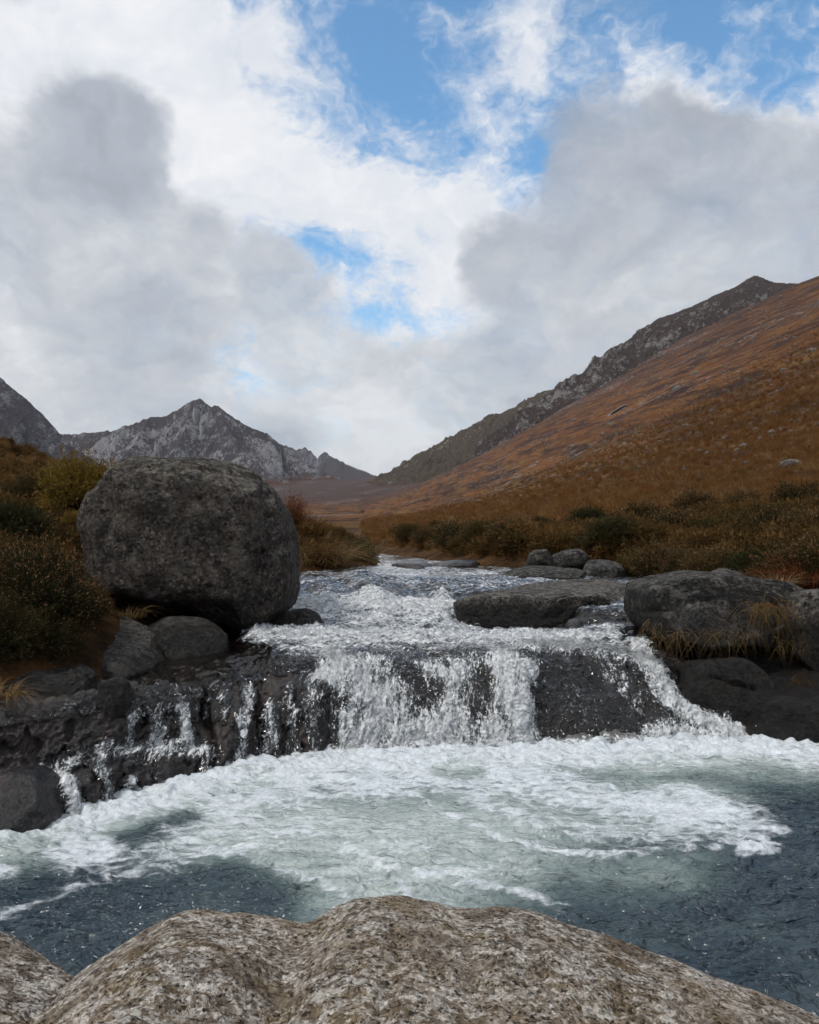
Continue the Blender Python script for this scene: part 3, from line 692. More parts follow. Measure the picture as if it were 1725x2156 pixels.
thick = thick + calm * 0.03 * fbm(FLOW * np.array([0.9, 2.4, 1]) + 8, 4, 0.6) + 0.010 * fbm(FLOW * np.array([3.0, 7.0, 1]) + 1, 3) * (1 - lf_)
thick = np.where(lf_ > 0.5, 0.012 + 0.15 * thick + 0.04 * (thread * 0.9 + (fm - 0.42) * 1.15 + 0.5 * clump), thick)
keep = (dryside < 0.5) & (thick > 0.004) & (ROWI > 0.85) & ((lf_ < 0.5) | (fm + 0.35 * thread > 0.40))
under = NRM * np.maximum(thick, 0)[..., None]
water_p = SURF + NRM * (rock_d * damp * 0.75 + left_w * (0.16 * np.round(blocks * 3.0) / 3.0 + joint))[..., None] + under
water_p[..., 2] += 0.18 * stroke(PX, PY, [(760, 1240), (800, 1262)], 60) + 0.13 * stroke(PX, PY, [(690, 1258)], 50) + 0.05 * stroke(PX, PY, [(880, 1350), (1000, 1372)], 60, 2.0)

dip = 0.13 * stroke(PX, PY, [(985, 1302), (1190, 1310)], 62, 1.3) * sstep(ROWI, 5.2, 5.8) * (1 - sstep(ROWI, 6.6, 7.2))
water_p[..., 2] -= dip + 0.05 * sstep(ROWI, 0.9, 1.3); water_p = water_p - NRM * (0.03 * sstep(ROWI, 0.9, 1.3))[..., None]
def m_stream():
    m, T = mat('running_water'); p = T.pos()
    fa = T.attr('foam'); al = T.attr('along'); ac = T.attr('across'); st = T.attr('steep')
    fl = T.comb(ac, al, T.sep(p)[2])
    f1 = T.vm('MULTIPLY', fl, (10.0, 2.6, 2.6)); f2 = T.vm('MULTIPLY', fl, (32.0, 12.0, 12.0))
    f3 = T.vm('MULTIPLY', fl, (2.0, 6.0, 3.0)); f4 = T.vm('MULTIPLY', fl, (9.0, 26.0, 9.0))
    n1 = T.noise(T.mixv(st, f3, f1), 1.0, 7, 0.68, 0.9); n2 = T.noise(T.mixv(st, f4, f2), 1.0, 5, 0.7, 1.2)
    n = T.m('ADD', T.m('MULTIPLY', n1, 0.42), T.m('MULTIPLY', n2, 0.58))
    thr = T.m('SUBTRACT', 0.79, T.m('MULTIPLY', fa, 0.37))
    white = T.smooth(n, T.m('SUBTRACT', thr, 0.04), T.m('ADD', thr, 0.08))
    body = T.smooth(fa, 0.66, 1.0)
    h = T.m('ADD', T.m('MULTIPLY', n1, 1.0), T.m('MULTIPLY', n2, 0.55))
    nrm = T.bump(h, 1.0, T.m('ADD', 0.012, T.m('MULTIPLY', fa, 0.028)))
    tr = T.n('ShaderNodeBsdfTransparent', ins={'Color': (0.62, 0.60, 0.56)})
    ns = T.noise(T.mixv(st, T.vm('MULTIPLY', fl, (2.5, 8.0, 3.0)), T.vm('MULTIPLY', fl, (9.0, 5.0, 4.0))), 1.0, 2, 0.5, 1.2)
    nf = T.bump(ns, 1.0, T.m('MULTIPLY_ADD', st, 0.055, 0.014))
    gl = T.n('ShaderNodeBsdfGlossy', ins={'Color': (1, 1, 1), 'Roughness': 0.06, 'Normal': nf})
    fr = T.n('ShaderNodeFresnel', ins={'IOR': 1.4, 'Normal': nf})
    film = T.n('ShaderNodeMixShader', ins={0: T.m('MULTIPLY_ADD', fr.outputs[0], 1.0, 0.01)})
    T.L.new(tr.outputs[0], film.inputs[1]); T.L.new(gl.outputs[0], film.inputs[2])
    fcol = T.mix(T.smooth(n2, 0.30, 0.58), (0.62, 0.66, 0.69), (0.90, 0.92, 0.94))
    foam = principled(T, fcol, 0.35, nrm, 1.33, 0.6, {'Subsurface Weight': 0.0})
    # aerated green-grey glassy body between the white and the clear film
    glass = principled(T, (0.17, 0.20, 0.20), 0.10, nrm, 1.36, 0.7)
    a = T.n('ShaderNodeMixShader', ins={0: T.m('MULTIPLY', body, 0.85)})
    T.L.new(film.outputs[0], a.inputs[1]); T.L.new(glass.outputs[0], a.inputs[2])
    b = T.n('ShaderNodeMixShader', ins={0: white})
    T.L.new(a.outputs[0], b.inputs[1]); T.L.new(foam.outputs[0], b.inputs[2])
    finish(T, b); return m
def _mixv(s, f, a, b):
    nd = s.t.nodes.new('ShaderNodeMix'); nd.data_type = 'VECTOR'
    s.set(nd.inputs[0], f); s.set(nd.inputs[4], a); s.set(nd.inputs[5], b); return nd.outputs[1]
NT.mixv = _mixv
MAT['stream'] = m_stream()
def m_splash():
    m, T = mat('thrown_water'); p = T.pos()
    fa = T.attr('foam'); st = T.attr('steep')
    fl = T.comb(T.attr('across'), T.attr('along'), T.sep(p)[2])
    n1 = T.noise(T.mixv(st, T.vm('MULTIPLY', fl, (3.0, 6.0, 3.0)), T.vm('MULTIPLY', fl, (9.0, 3.0, 3.0))), 1.0, 6, 0.7, 1.0)
    n2 = T.noise(T.mixv(st, T.vm('MULTIPLY', fl, (14.0, 26.0, 9.0)), T.vm('MULTIPLY', fl, (38.0, 17.0, 17.0))), 1.0, 5, 0.75, 1.3)
    n3 = T.noise(fl, 85.0, 3, 0.7)
    n = T.m('ADD', T.m('ADD', T.m('MULTIPLY', n1, 0.38), T.m('MULTIPLY', n2, 0.40)), T.m('MULTIPLY', n3, 0.22))
    thr = T.m('SUBTRACT', 0.785, T.m('MULTIPLY', fa, 0.31))
    al = T.smooth(n, T.m('SUBTRACT', thr, 0.02), T.m('ADD', thr, 0.05))
    nrm = T.bump(T.m('ADD', n1, T.m('ADD', T.m('MULTIPLY', n2, 0.6), T.m('MULTIPLY', n3, 0.3))), 1.0, 0.035)
    foam = principled(T, T.mix(T.smooth(n2, 0.40, 0.66), (0.66, 0.70, 0.73), (0.92, 0.94, 0.95)), 0.25, nrm, 1.33, 0.7)
    tr = T.n('ShaderNodeBsdfTransparent')
    mx = T.n('ShaderNodeMixShader', ins={0: al}); T.L.new(tr.outputs[0], mx.inputs[1]); T.L.new(foam.outputs[0], mx.inputs[2])
    finish(T, mx); return m
MAT['splash'] = m_splash()
steep = 1 - sstep(grid_normals(SURF)[..., 2], 0.35, 0.85)
steep = np.maximum(steep, np.maximum(lf_, 1 - sstep(ROWI, 4.1, 4.5)))
# thrown water standing off the sheet: ragged strands and clots
m2 = fbm(np.stack([ACROSS * 9, ALONG * 4.5, 0 * ACROSS], -1) + 61, 5, 0.7)
m3 = fbm(np.stack([ACROSS * 3.4, ALONG * 2.2, 0 * ACROSS], -1) + 71, 4, 0.6)
fms = np.where(lf_ > 0.5, np.minimum(fm * 1.32, 0.95), fm)
keep2 = keep & (fms > 0.40) & (ROWI > 0.95) & (ROWI < 7.6)
lift = (0.012 + 0.060 * fms * np.clip(0.3 + m3 + 0.6 * m2, 0, 1.2)) * np.where(lf_ > 0.5, 0.45, 1.0) * np.where(ROWI > 5.2, 0.7, 1.0)
strand_p = water_p + NRM * lift[..., None]
stream = grid_obj('stream_water', water_p, MAT['stream'], {'foam': fms, 'along': ALONG, 'across': ACROSS, 'steep': steep}, keep=keep, kind='structure')
splash = grid_obj('splash', strand_p, MAT['splash'], {'foam': np.clip(fms, 0, 1), 'along': ALONG + 0.37, 'across': ACROSS + 0.21, 'steep': steep}, keep=keep2, parent=stream, kind='stuff')

# ------------------------------------------------------------------ the pool
pD = np.concatenate([np.linspace(-3.0, 2.2, 30), np.geomspace(2.22, 9.9, 620)])
ppx = np.linspace(-0.75, 0.75, 760)
gu, gD = np.meshgrid(ppx, pD)
wx = np.where(gD > 2.2, gu * gD, gu * 2.2 * (1 + 0.0 * gD)); 
wx = np.where(gD > 2.2, gu * gD, gu * (2.2 + (2.2 - gD) * 0.8))
POOL = np.stack([wx, gD, 0 * wx], -1)
QX, QY = proj(np.where(POOL[..., 1:2] > 0.5, POOL, np.array([0, 0.5, 0])))
SQ = lambda pts, r, ysc=1.0: stroke(QX, QY, pts, r, ysc)
basey = np.interp(QX, cpx, [c[1] for c in CC])
below = QY - basey                                   # picture rows below the foot of the fall
wob = 26 * fbm(POOL * 1.1 + 3, 4) + 10 * fbm(POOL * 3.4, 3)
pf = 0 * QX
def addp(mask, v):
    global pf
    pf = np.maximum(pf, mask * v)
band = np.interp(QX, [-200, 60, 200, 430, 700, 1150, 1600, 1800], [10, 40, 60, 70, 80, 75, 50, 40])
addp(1 - sstep(below + wob * 0.5, band * 0.2, band * 1.7), 0.90)
Q2, Q3 = QX + wob * 2.2, QY + wob * 1.0
SW = lambda pts, r, ysc=1.0: stroke(Q2, Q3, pts, r, ysc)
addp(SW([(640, 1655), (480, 1700), (330, 1750), (160, 1795)], 165, 1.7), 0.86)
addp(SW([(640, 1740), (420, 1800), (240, 1845)], 140, 1.7), 0.70)
addp(SW([(740, 1650), (900, 1640), (1000, 1650)], 180, 1.8), 0.90)
addp(SW([(1080, 1640), (1250, 1680), (1420, 1710), (1540, 1735)], 210, 2.0), 0.92)
addp(SW([(1000, 1690), (1150, 1735), (1320, 1765), (1450, 1765)], 110, 1.8), 0.72)
addp(SW([(1390, 1650), (1520, 1700), (1640, 1755), (1560, 1785)], 70, 1.6), 0.92)
addp(SW([(1450, 1580), (1620, 1592), (1800, 1612)], 90, 2.0) ** 0.7, 0.84)
addp(SW([(870, 1672), (950, 1712), (1050, 1765), (1170, 1796), (1310, 1803), (1500, 1782)], 38, 1.6), 0.80)
addp(SW([(600, 1735), (700, 1765), (820, 1830), (860, 1895)], 44, 1.5), 0.72)
addp(SW([(820, 1825), (950, 1850), (1080, 1880), (1180, 1912)], 44, 1.5), 0.74)
addp(SW([(540, 1822), (650, 1850), (720, 1880), (730, 1930)], 40, 1.5), 0.68)
addp(SW([(220, 1850), (100, 1890), (-60, 1950)], 60, 1.6), 0.62); addp(SW([(0, 1830), (-90, 1870)], 60, 1.5), 0.85)
addp(SW([(560, 1720), (800, 1790), (1000, 1830)], 340, 1.7) ** 0.7, 0.50)
for pts, r, v in (([(400, 1722), (270, 1765)], 60, .75), ([(960, 1632), (1010, 1640)], 50, .5), ([(1300, 1622), (1420, 1640)], 70, .4), ([(930, 1690), (1010, 1715)], 40, .5), ([(300, 1890), (470, 1850), (560, 1890)], 110, .9), ([(1560, 1840), (1725, 1760)], 90, .8)):
    pf = pf * (1 - v * SW(pts, r, 1.8))
aer = np.maximum.reduce([SQ([(520, 1740), (760, 1770), (1000, 1780)], 420, 1.7), 0.95 * SQ([(760, 1850), (900, 1890)], 330, 1.6), 0.8 * SQ([(1100, 1700), (1400, 1690)], 330, 2.0), 0.55 * SQ([(1100, 1830), (1400, 1840)], 200, 1.8), 1 - sstep(below, 20, 130)])
aer = np.clip(aer + 0.34 * fbm(POOL * np.array([1.2, 2.2, 1]) + 7, 5, 0.6), 0, 1) * (1 - 0.9 * SQ([(280, 1890), (480, 1850), (560, 1900)], 110, 1.4)) * (1 - 0.7 * SQ([(400, 1722), (270, 1765)], 60, 1.8))
nearfall = 1 - sstep(below, 0, 260)
ripple = fbm(POOL * np.array([2.8, 8.0, 1]) + np.array([0, 0, 0]) + 0.6 * fbm(POOL * 1.2 + 5, 2)[..., None], 4, 0.6, ridged=True)
zz = 0.026 * fbm(POOL * np.array([1.4, 2.6, 1]) + 2, 4, 0.55) + 0.026 * fbm(POOL * np.array([5, 9, 1]) + 4, 4, 0.6)
zz = zz + nearfall * (0.05 * fbm(POOL * np.array([1.6, 2.2, 1]) + 9, 3) + 0.020 * fbm(POOL * 7 + 1, 4, 0.6))
zz = zz + 0.045 * (ripple - 0.3) * sstep(below, 60, 260)
froth = (1 - sstep(below, 4, 60)) * sstep(below, -60, -5)
zz = zz + froth * (0.03 + 0.16 * np.abs(fbm(POOL * 2.2 + 5, 4, 0.6)) + 0.03 * fbm(POOL * 12 + 3, 3, 0.6))
zz = zz + 0.012 * sstep(pf, 0.5, 0.9) * (1 + fbm(POOL * 16, 3))
POOL[..., 2] = zz * sstep(gD, 1.0, 2.5)

def m_pool():
    m, T = mat('pool_water'); p = T.pos()
    fa = T.attr('foam'); ae = T.attr('aer')
    pw = T.vm('ADD', p, T.vm('SCALE', T.n('ShaderNodeTexNoise', ins={'Vector': p, 'Scale': 2.2, 'Detail': 3.0}).outputs['Color'], scale=0.35))
    n1 = T.noise(T.vm('MULTIPLY', pw, (2.2, 6.5, 3.0)), 1.0, 8, 0.68, 1.0); n2 = T.noise(pw, 26, 5, 0.7, 0.5); n3 = T.noise(p, 90, 3, 0.7)
    lace = T.m('SUBTRACT', 1.0, T.m('MULTIPLY', T.vor(T.vm('MULTIPLY', pw, (1.0, 1.5, 1.0)), 5.0, 'DISTANCE_TO_EDGE'), 3.2))
    n0 = T.noise(T.vm('MULTIPLY', pw, (0.9, 2.0, 1.0)), 1.0, 4, 0.6, 0.8)
    n = T.m('ADD', T.m('ADD', T.m('MULTIPLY', n1, 0.34), T.m('MULTIPLY', n2, 0.28)), T.m('ADD', T.m('MULTIPLY', n0, 0.24), T.m('MULTIPLY', T.m('MAXIMUM', lace, 0.0), 0.14)))
    thr = T.m('SUBTRACT', 0.855, T.m('MULTIPLY', fa, 0.475))
    foam = T.smooth(n, T.m('SUBTRACT', thr, 0.15), T.m('ADD', thr, 0.15))
    bub = T.m('MULTIPLY', T.smooth(n3, 0.60, 0.72), T.m('MULTIPLY', ae, 0.35))
    foam = T.m('MAXIMUM', foam, bub)
    ae2 = T.m('MULTIPLY', ae, T.smooth(n1, 0.15, 0.60, 0.55, 1.0))
    w = T.ramp(ae2, [(0.0, (0.030, 0.047, 0.062)), (0.3, (0.080, 0.116, 0.120)), (0.62, (0.25, 0.305, 0.295)), (1.0, (0.52, 0.575, 0.56))])
    fc = T.mix(T.smooth(n2, 0.3, 0.62), (0.54, 0.60, 0.65), (0.79, 0.83, 0.87))
    col = T.mix(foam, w, fc)
    rp = T.noise(T.vm('MULTIPLY', pw, (4.0, 10.0, 4.0)), 1.0, 2, 0.5, 0.9); rq = T.noise(T.vm('MULTIPLY', pw, (13.0, 26.0, 9.0)), 1.0, 2, 0.5, 0.6)
    clear = T.m('SUBTRACT', 1.0, foam)
    h = T.m('ADD', T.m('MULTIPLY', clear, T.m('ADD', T.m('MULTIPLY', rp, 1.15), T.m('MULTIPLY', rq, 0.28))), T.m('ADD', T.m('MULTIPLY', n2, T.m('MULTIPLY', foam, 0.8)), T.m('MULTIPLY', n3, T.m('MULTIPLY', foam, 0.15))))
    nrm = T.bump(h, 1.0, T.m('MULTIPLY_ADD', foam, -0.065, 0.09))
    b = principled(T, col, T.m('MULTIPLY_ADD', foam, 0.45, 0.05), nrm, 1.33, 0.5)
    finish(T, b); return m
MAT['pool'] = m_pool()
pool = grid_obj('pool_water', POOL, MAT['pool'], {'foam': np.clip(pf, 0, 1), 'aer': aer}, kind='structure')

# ------------------------------------------------------------------ rocks
def poly_radius(th, ang, rad):
    o = np.argsort(ang); a = ang[o]; r = rad[o]
    a = np.concatenate([a - 2 * np.pi, a, a + 2 * np.pi]); r = np.concatenate([r, r, r])
    return np.interp(th, a, r)

def outline_fn(pts):
    p = np.array(pts, float); c = 0.5 * (p.min(0) + p.max(0))
    # densify the edges so that straight sides stay straight in polar form
    q = np.concatenate([p, p[:1]]); d = []
    for a, b in zip(q[:-1], q[1:]):
        for t in np.linspace(0, 1, 12, endpoint=False): d.append(a + (b - a) * t)
    d = np.array(d) - c
    return c, np.arctan2(d[:, 1], d[:, 0]), np.hypot(d[:, 0], d[:, 1])

def noise_rock(V, Fc, amp, sc, seed, facet=0.5, cuts=14, deep=0.80):
    # broken faces: planes that shear off the round form
    gr = np.random.default_rng(int(seed * 7) + 3); c = 0.5 * (V.max(0) + V.min(0)); ext = 0.5 * (V.max(0) - V.min(0))
    for _ in range(cuts):
        nn = gr.normal(size=3); nn /= np.linalg.norm(nn)
        if nn[2] < -0.3: nn[2] *= -1
        dd = (V - c) @ nn; lim = dd.max() * gr.uniform(deep, 0.95)
        soft = np.maximum(dd - lim + 0.02 * ext.min() * fbm(V * sc * 2 + seed, 2), 0)
        V = V - nn * (soft * 0.94)[:, None]
    n = vert_normals(V, Fc)
    p = V * sc + seed
    d = amp * (0.9 * fbm(p * 0.55, 3) + facet * 0.8 * fbm(p * 1.3 + 5, 5, 0.6, ridged=True) + 0.40 * fbm(p * 4.0, 4, 0.65, ridged=True))
    return V + n * d[:, None], n

def boulder(name, label, outline, D, depth, m, sub=5, e=0.62, ey=0.75, amp=0.06, sc=2.0, seed=0.0, carve=(), lean=0.0, category='boulder', group=None, facet=0.5, cuts=10, deep=0.80):
    """rock standing upright: its front outline (in the picture, at distance D) swelled to its depth"""
    c, an, ra = outline_fn([((a - CX) / F * D, CAMZ + (HZ - b) / F * D) for a, b in outline])
    U, Fc = ico(sub)
    th = np.arctan2(U[:, 2], U[:, 0]); cs = np.hypot(U[:, 0], U[:, 2]); sn = U[:, 1]
    R = poly_radius(th, an, ra); a = cs ** e
    x = R * a * np.cos(th); z = R * a * np.sin(th)
    y = depth * np.sign(sn) * np.abs(sn) ** ey + lean * z
    V = np.stack([x + c[0], y + D, z + c[1]], -1)
    V, n = noise_rock(V, Fc, amp, sc, seed, facet, cuts, deep)
    if carve:
        qx, qy = proj(V); fr = sstep(-n[:, 1], -0.3, 0.3)
        for pts, r, dd in carve:
            V = V - n * (stroke(qx, qy, pts, r) * dd * fr)[:, None]
    return rock_obj(name, label, V, Fc, m, category, group)

def slab(name, label, plan, ztop, zback, zbot, m, sub=5, e=0.30, ez=0.45, amp=0.05, sc=2.0, seed=0.0, dome=0.0, category='rock', group=None, under=0.0, carve=(), facet=0.5, ztilt=0.0):
    """rock lying flat: its plan (px, distance) with a tilted top"""
    w = [((a - CX) / F * d, d) for a, d in plan]
    c, an, ra = outline_fn(w); ymin = min(d for _, d in w); ymax = max(d for _, d in w)
    U, Fc = ico(sub)
    th = np.arctan2(U[:, 1], U[:, 0]); cs = np.hypot(U[:, 0], U[:, 1]); sn = U[:, 2]
    R = poly_radius(th, an, ra); a = cs ** e
    x = R * a * np.cos(th) + c[0]; y = R * a * np.sin(th) + c[1]
    zt = ztop + (zback - ztop) * np.clip((y - ymin) / (ymax - ymin), 0, 1) + ztilt * (x - c[0]) + dome * (1 - (R * a / (ra.max())) ** 2)
    h = np.abs(sn) ** ez
    mid = 0.5 * (zt + zbot)
    z = np.where(sn > 0, mid + (zt - mid) * h, mid + (zbot - mid) * h)
    if under:
        s = np.clip(-sn, 0, 1) ** 0.6 * under; x = c[0] + (x - c[0]) * (1 - s); y = c[1] + (y - c[1]) * (1 - s)
    V = np.stack([x, y, z], -1)
    V, n = noise_rock(V, Fc, amp, sc, seed, facet)
    if carve:
        qx, qy = proj(V)
        for pts, r, dd in carve: V = V - n * (stroke(qx, qy, pts, r) * dd)[:, None]
    return rock_obj(name, label, V, Fc, m, category, group)

def rock_obj(name, label, V, Fc, m, category, group):
    o0 = np.array([V[:, 0].mean(), V[:, 1].mean(), V[:, 2].min()])
    me = raw_mesh(name, V - o0, Fc)
    o = link(name, me, m, None, label=label, category=category)
    o.location = o0
    if group: o['group'] = group
    return o

MAT['boulder'] = m_granite('granite_boulder', (0.036, 0.031, 0.028), (0.096, 0.082, 0.071), (0.25, 0.235, 0.19), 1.3, 0.35, 0.7, 0.95, 0.15, 1.0, 0.35, 0.0, 0.35)
MAT['slab'] = m_granite('granite_slab', (0.040, 0.037, 0.035), (0.105, 0.096, 0.088), (0.25, 0.235, 0.20), 1.22, 0.10, 0.75, 0.9, 0.15, 1.2, 0.22)
MAT['slab_low'] = m_granite('granite_low', (0.038, 0.036, 0.036), (0.095, 0.088, 0.082), (0.18, 0.165, 0.14), 0.92, 0.12, 0.45, 0.8, 0.2, 1.2, 0.35)
MAT['darkrock'] = m_granite('dark_wet_rock', (0.009, 0.009, 0.011), (0.026, 0.024, 0.023), (0.060, 0.056, 0.045), 0.75, 0.25, 0.35, 1.0, 0.1, 1.4, 0.55, 0.3, 0.35)
MAT['block'] = m_granite('granite_block', (0.009, 0.009, 0.010), (0.024, 0.022, 0.020), (0.21, 0.20, 0.175), 1.0, 0.3, 0.7, 0.9, 0.05, 1.2, 0.5, 0.25)
MAT['hillstone'] = m_granite('pale_hill_boulder', (0.075, 0.068, 0.064), (0.18, 0.165, 0.15), (0.26, 0.24, 0.20), None, 0.1, 0.5, 0.9, 0.05, 0.8)

big_outline = [(230, 987), (240, 973), (288, 965), (360, 967), (412, 967), (480, 973), (520, 987), (552, 1005), (572, 1031), (596, 1075), (613, 1123), (620, 1171), (622, 1251), (613, 1278), (592, 1298),
               (560, 1320), (520, 1328), (480, 1328), (440, 1320), (400, 1298), (344, 1300), (280, 1296), (224, 1282), (196, 1227), (190, 1155), (172, 1107), (176, 1079), (192, 1043), (216, 1023), (228, 1007)]
big_outline = [(610 + (a - 610) * 0.93, 1150 + (b - 1150) * 0.965) for a, b in big_outline]
boulder('boulder', 'huge dark rounded granite boulder standing beside the falls', big_outline, 12.3, 1.35, MAT['boulder'], 7, 0.44, 0.55, 0.075, 1.35, 3.0, facet=0.5, cuts=6, deep=0.90,
        carve=[([(222, 1010), (228, 1090), (224, 1128), (250, 1142), (272, 1160)], 20, 0.07), ([(272, 1160), (310, 1240)], 12, 0.03), ([(338, 1000), (345, 1028), (368, 1036)], 22, 0.03),
               ([(392, 1062), (436, 1054)], 20, 0.03), ([(430, 1000), (430, 1062)], 14, 0.03), ([(560, 1010), (568, 1110), (562, 1165), (612, 1140)], 22, 0.09), ([(562, 1165), (547, 1200)], 18, 0.06),
               ([(260, 985), (480, 992), (540, 1010)], 14, 0.03), ([(400, 1300), (460, 1312)], 60, 0.22), ([(250, 1290), (340, 1320)], 55, 0.20), ([(450, 1040), (520, 1160)], 40, -0.05), ([(300, 1060), (430, 1090)], 44, -0.05), ([(300, 1180), (360, 1270)], 30, 0.03)])
boulder('rock', 'low dark wet rock at the right foot of the huge boulder', [(560, 1330), (585, 1300), (610, 1288), (645, 1284), (675, 1296), (690, 1312), (672, 1330), (620, 1338)], 11.9, 0.45, MAT['darkrock'], 5, 0.6, 0.7, 0.05, 3.0, 8.0, category='rock')

# shelves on the left bank
slab('flat_rock', 'lichen-spotted slab tucked under the front of the huge boulder', [(300, 10.8), (315, 10.1), (380, 9.75), (460, 9.9), (486, 10.5), (440, 11.2), (340, 11.3)], 1.05, 1.17, 0.75, MAT['slab'], 6, 0.5, 0.6, 0.05, 2.2, 12.0, 0.05, ztilt=-0.10)
slab('flat_rock', 'smooth grey rock shelf left of the shallow dark water', [(150, 10.1), (165, 9.3), (230, 8.7), (300, 8.8), (352, 9.9), (350, 10.9), (280, 11.6), (190, 11.4)], 0.90, 1.24, 0.55, MAT['slab_low'], 6, 0.42, 0.5, 0.05, 2.0, 15.0, 0.05, ztilt=-0.06)
slab('flat_rock', 'flat rock ledge with dark overhanging front at the left edge', [(-140, 9.4), (-120, 7.95), (0, 7.72), (120, 7.75), (222, 7.95), (190, 8.7), (150, 9.6), (0, 10.2)], 0.86, 1.08, 0.46, MAT['slab_low'], 6, 0.30, 0.42, 0.06, 1.8, 18.0, 0.03, under=0.10)
boulder('rock', 'dark round knob of rock splitting the thin left cascade', [(215, 1470), (225, 1438), (245, 1425), (266, 1440), (275, 1480), (262, 1515), (235, 1520), (216, 1500)], 7.98, 0.22, MAT['darkrock'], 5, 0.6, 0.7, 0.03, 4.0, 21.0, category='rock')
boulder('rock', 'reddish brown wet rock at the left edge of the pool', [(-90, 1720), (-60, 1660), (20, 1628), (90, 1630), (135, 1660), (150, 1690), (120, 1735), (40, 1758), (-60, 1768)], 6.75, 0.55, MAT['bed'], 6, 0.45, 0.55, 0.07, 2.6, 24.0, category='rock', cuts=14, deep=0.65)

# slabs in and beside the channel on the right
slab('flat_rock', 'long flat granite slab jutting into the white rapids', [(955, 13.5), (965, 12.8), (1010, 12.55), (1115, 12.35), (1203, 12.35), (1215, 12.8), (1320, 13.0), (1340, 13.6), (1325, 15.2), (1290, 16.2), (1210, 16.4), (1110, 15.2), (1040, 13.9)], 1.30, 1.47, 0.90, MAT['slab'], 6, 0.25, 0.34, 0.055, 1.8, 27.0, 0.0, under=0.06, ztilt=0.015)
boulder('boulder', 'square dark granite block hung with dry grass on the right bank', [(1340, 1292), (1338, 1246), (1352, 1230), (1403, 1219), (1475, 1210), (1575, 1220), (1635, 1228), (1656, 1244), (1652, 1285), (1630, 1332), (1560, 1345), (1515, 1340), (1435, 1350), (1368, 1334), (1346, 1310)], 11.25, 0.95, MAT['block'], 6, 0.26, 0.34, 0.06, 1.8, 30.0, lean=0.45, cuts=6, deep=0.78, carve=[([(1350, 1290), (1440, 1280), (1560, 1292), (1640, 1280)], 8, 0.04), ([(1500, 1240), (1510, 1330)], 7, 0.035)])
boulder('boulder', 'pale crusted rock partly cut off by the right edge', [(1632, 1300), (1645, 1266), (1662, 1250), (1700, 1242), (1760, 1232), (1860, 1240), (1900, 1300), (1890, 1400), (1800, 1440), (1700, 1420), (1650, 1370)], 10.7, 0.7, MAT['slab'], 6, 0.5, 0.6, 0.06, 2.2, 33.0)
boulder('boulder', 'smooth black wet rock beside the right chute', [(1385, 1440), (1392, 1418), (1415, 1400), (1455, 1380), (1515, 1373), (1560, 1392), (1600, 1424), (1625, 1470), (1600, 1500), (1540, 1512), (1475, 1490), (1420, 1470)], 10.0, 0.6, MAT['darkrock'], 6, 0.40, 0.5, 0.08, 2.2, 36.0, cuts=16, deep=0.62, carve=[([(1400, 1440), (1500, 1425), (1590, 1450)], 9, 0.05), ([(1500, 1380), (1520, 1425)], 8, 0.04)])
slab('flat_rock', 'low dark bedrock shelf at the right edge of the pool', [(1490, 9.75), (1560, 9.35), (1640, 9.15), (1800, 9.0), (2000, 8.9), (2050, 10.2), (1800, 10.9), (1600, 10.6)], 0.36, 0.62, -0.35, MAT['darkrock'], 6, 0.28, 0.4, 0.12, 1.8, 39.0, 0.03, ztilt=0.02)
boulder('rock', 'dark mossy rock mass under the square block', [(1352, 1400), (1362, 1340), (1440, 1325), (1600, 1320), (1760, 1330), (1850, 1400), (1830, 1500), (1700, 1510), (1560, 1480), (1440, 1430), (1390, 1440)], 11.3, 0.8, MAT['darkrock'], 6, 0.42, 0.5, 0.12, 1.8, 42.0, category='rock', cuts=16, deep=0.62)

# stones farther up the bank
boulder('boulder', 'upright grey stone at the far waterside, left of a pair', [(1110, 1194), (1116, 1168), (1128, 1159), (1148, 1158), (1158, 1176), (1162, 1196)], 19.6, 0.5, MAT['block'], 5, 0.6, 0.7, 0.05, 2.0, 45.0, group=None)
boulder('boulder', 'low grey stone leaning right at the far waterside, right of a pair', [(1158, 1196), (1166, 1172), (1200, 1160), (1228, 1158), (1238, 1180), (1236, 1198)], 20.0, 0.6, MAT['block'], 5, 0.6, 0.7, 0.06, 2.0, 48.0)
slab('flat_rock', 'small flat stone with grass behind the far stones', [(1225, 17.6), (1260, 17.2), (1308, 17.3), (1316, 18.2), (1280, 19.2), (1235, 18.8)], 1.56, 1.78, 1.25, MAT['block'], 5, 0.5, 0.6, 0.04, 2.2, 51.0, 0.05)
slab('flat_rock', 'broad low rock shelf in the upper river', [(1045, 18.2), (1090, 17.0), (1180, 16.6), (1255, 17.2), (1240, 18.4), (1150, 19.4), (1070, 19.2)], 1.48, 1.60, 1.2, MAT['block'], 5, 0.5, 0.6, 0.05, 1.6, 54.0, 0.05)
slab('flat_rock', 'flat stone at the bank behind the square block', [(1485, 14.6), (1530, 13.9), (1596, 14.0), (1606, 15.2), (1560, 16.0), (1500, 15.8)], 1.58, 1.66, 1.2, MAT['slab'], 5, 0.5, 0.6, 0.04, 2.0, 57.0, 0.04)
slab('rock', 'brown half-drowned rock in the upper river, nearest the left bank', [(820, 22.5), (845, 21.6), (890, 21.5), (918, 22.4), (880, 23.4)], 1.56, 1.62, 1.3, MAT['bed'], 4, 0.6, 0.7, 0.03, 2.5, 60.0, 0.05)
slab('rock', 'thin half-drowned ledge in the middle of the upper river', [(915, 23.0), (960, 22.2), (1010, 22.5), (1020, 23.6), (950, 24.0)], 1.60, 1.64, 1.3, MAT['bed'], 4, 0.6, 0.7, 0.03, 2.5, 63.0, 0.03)
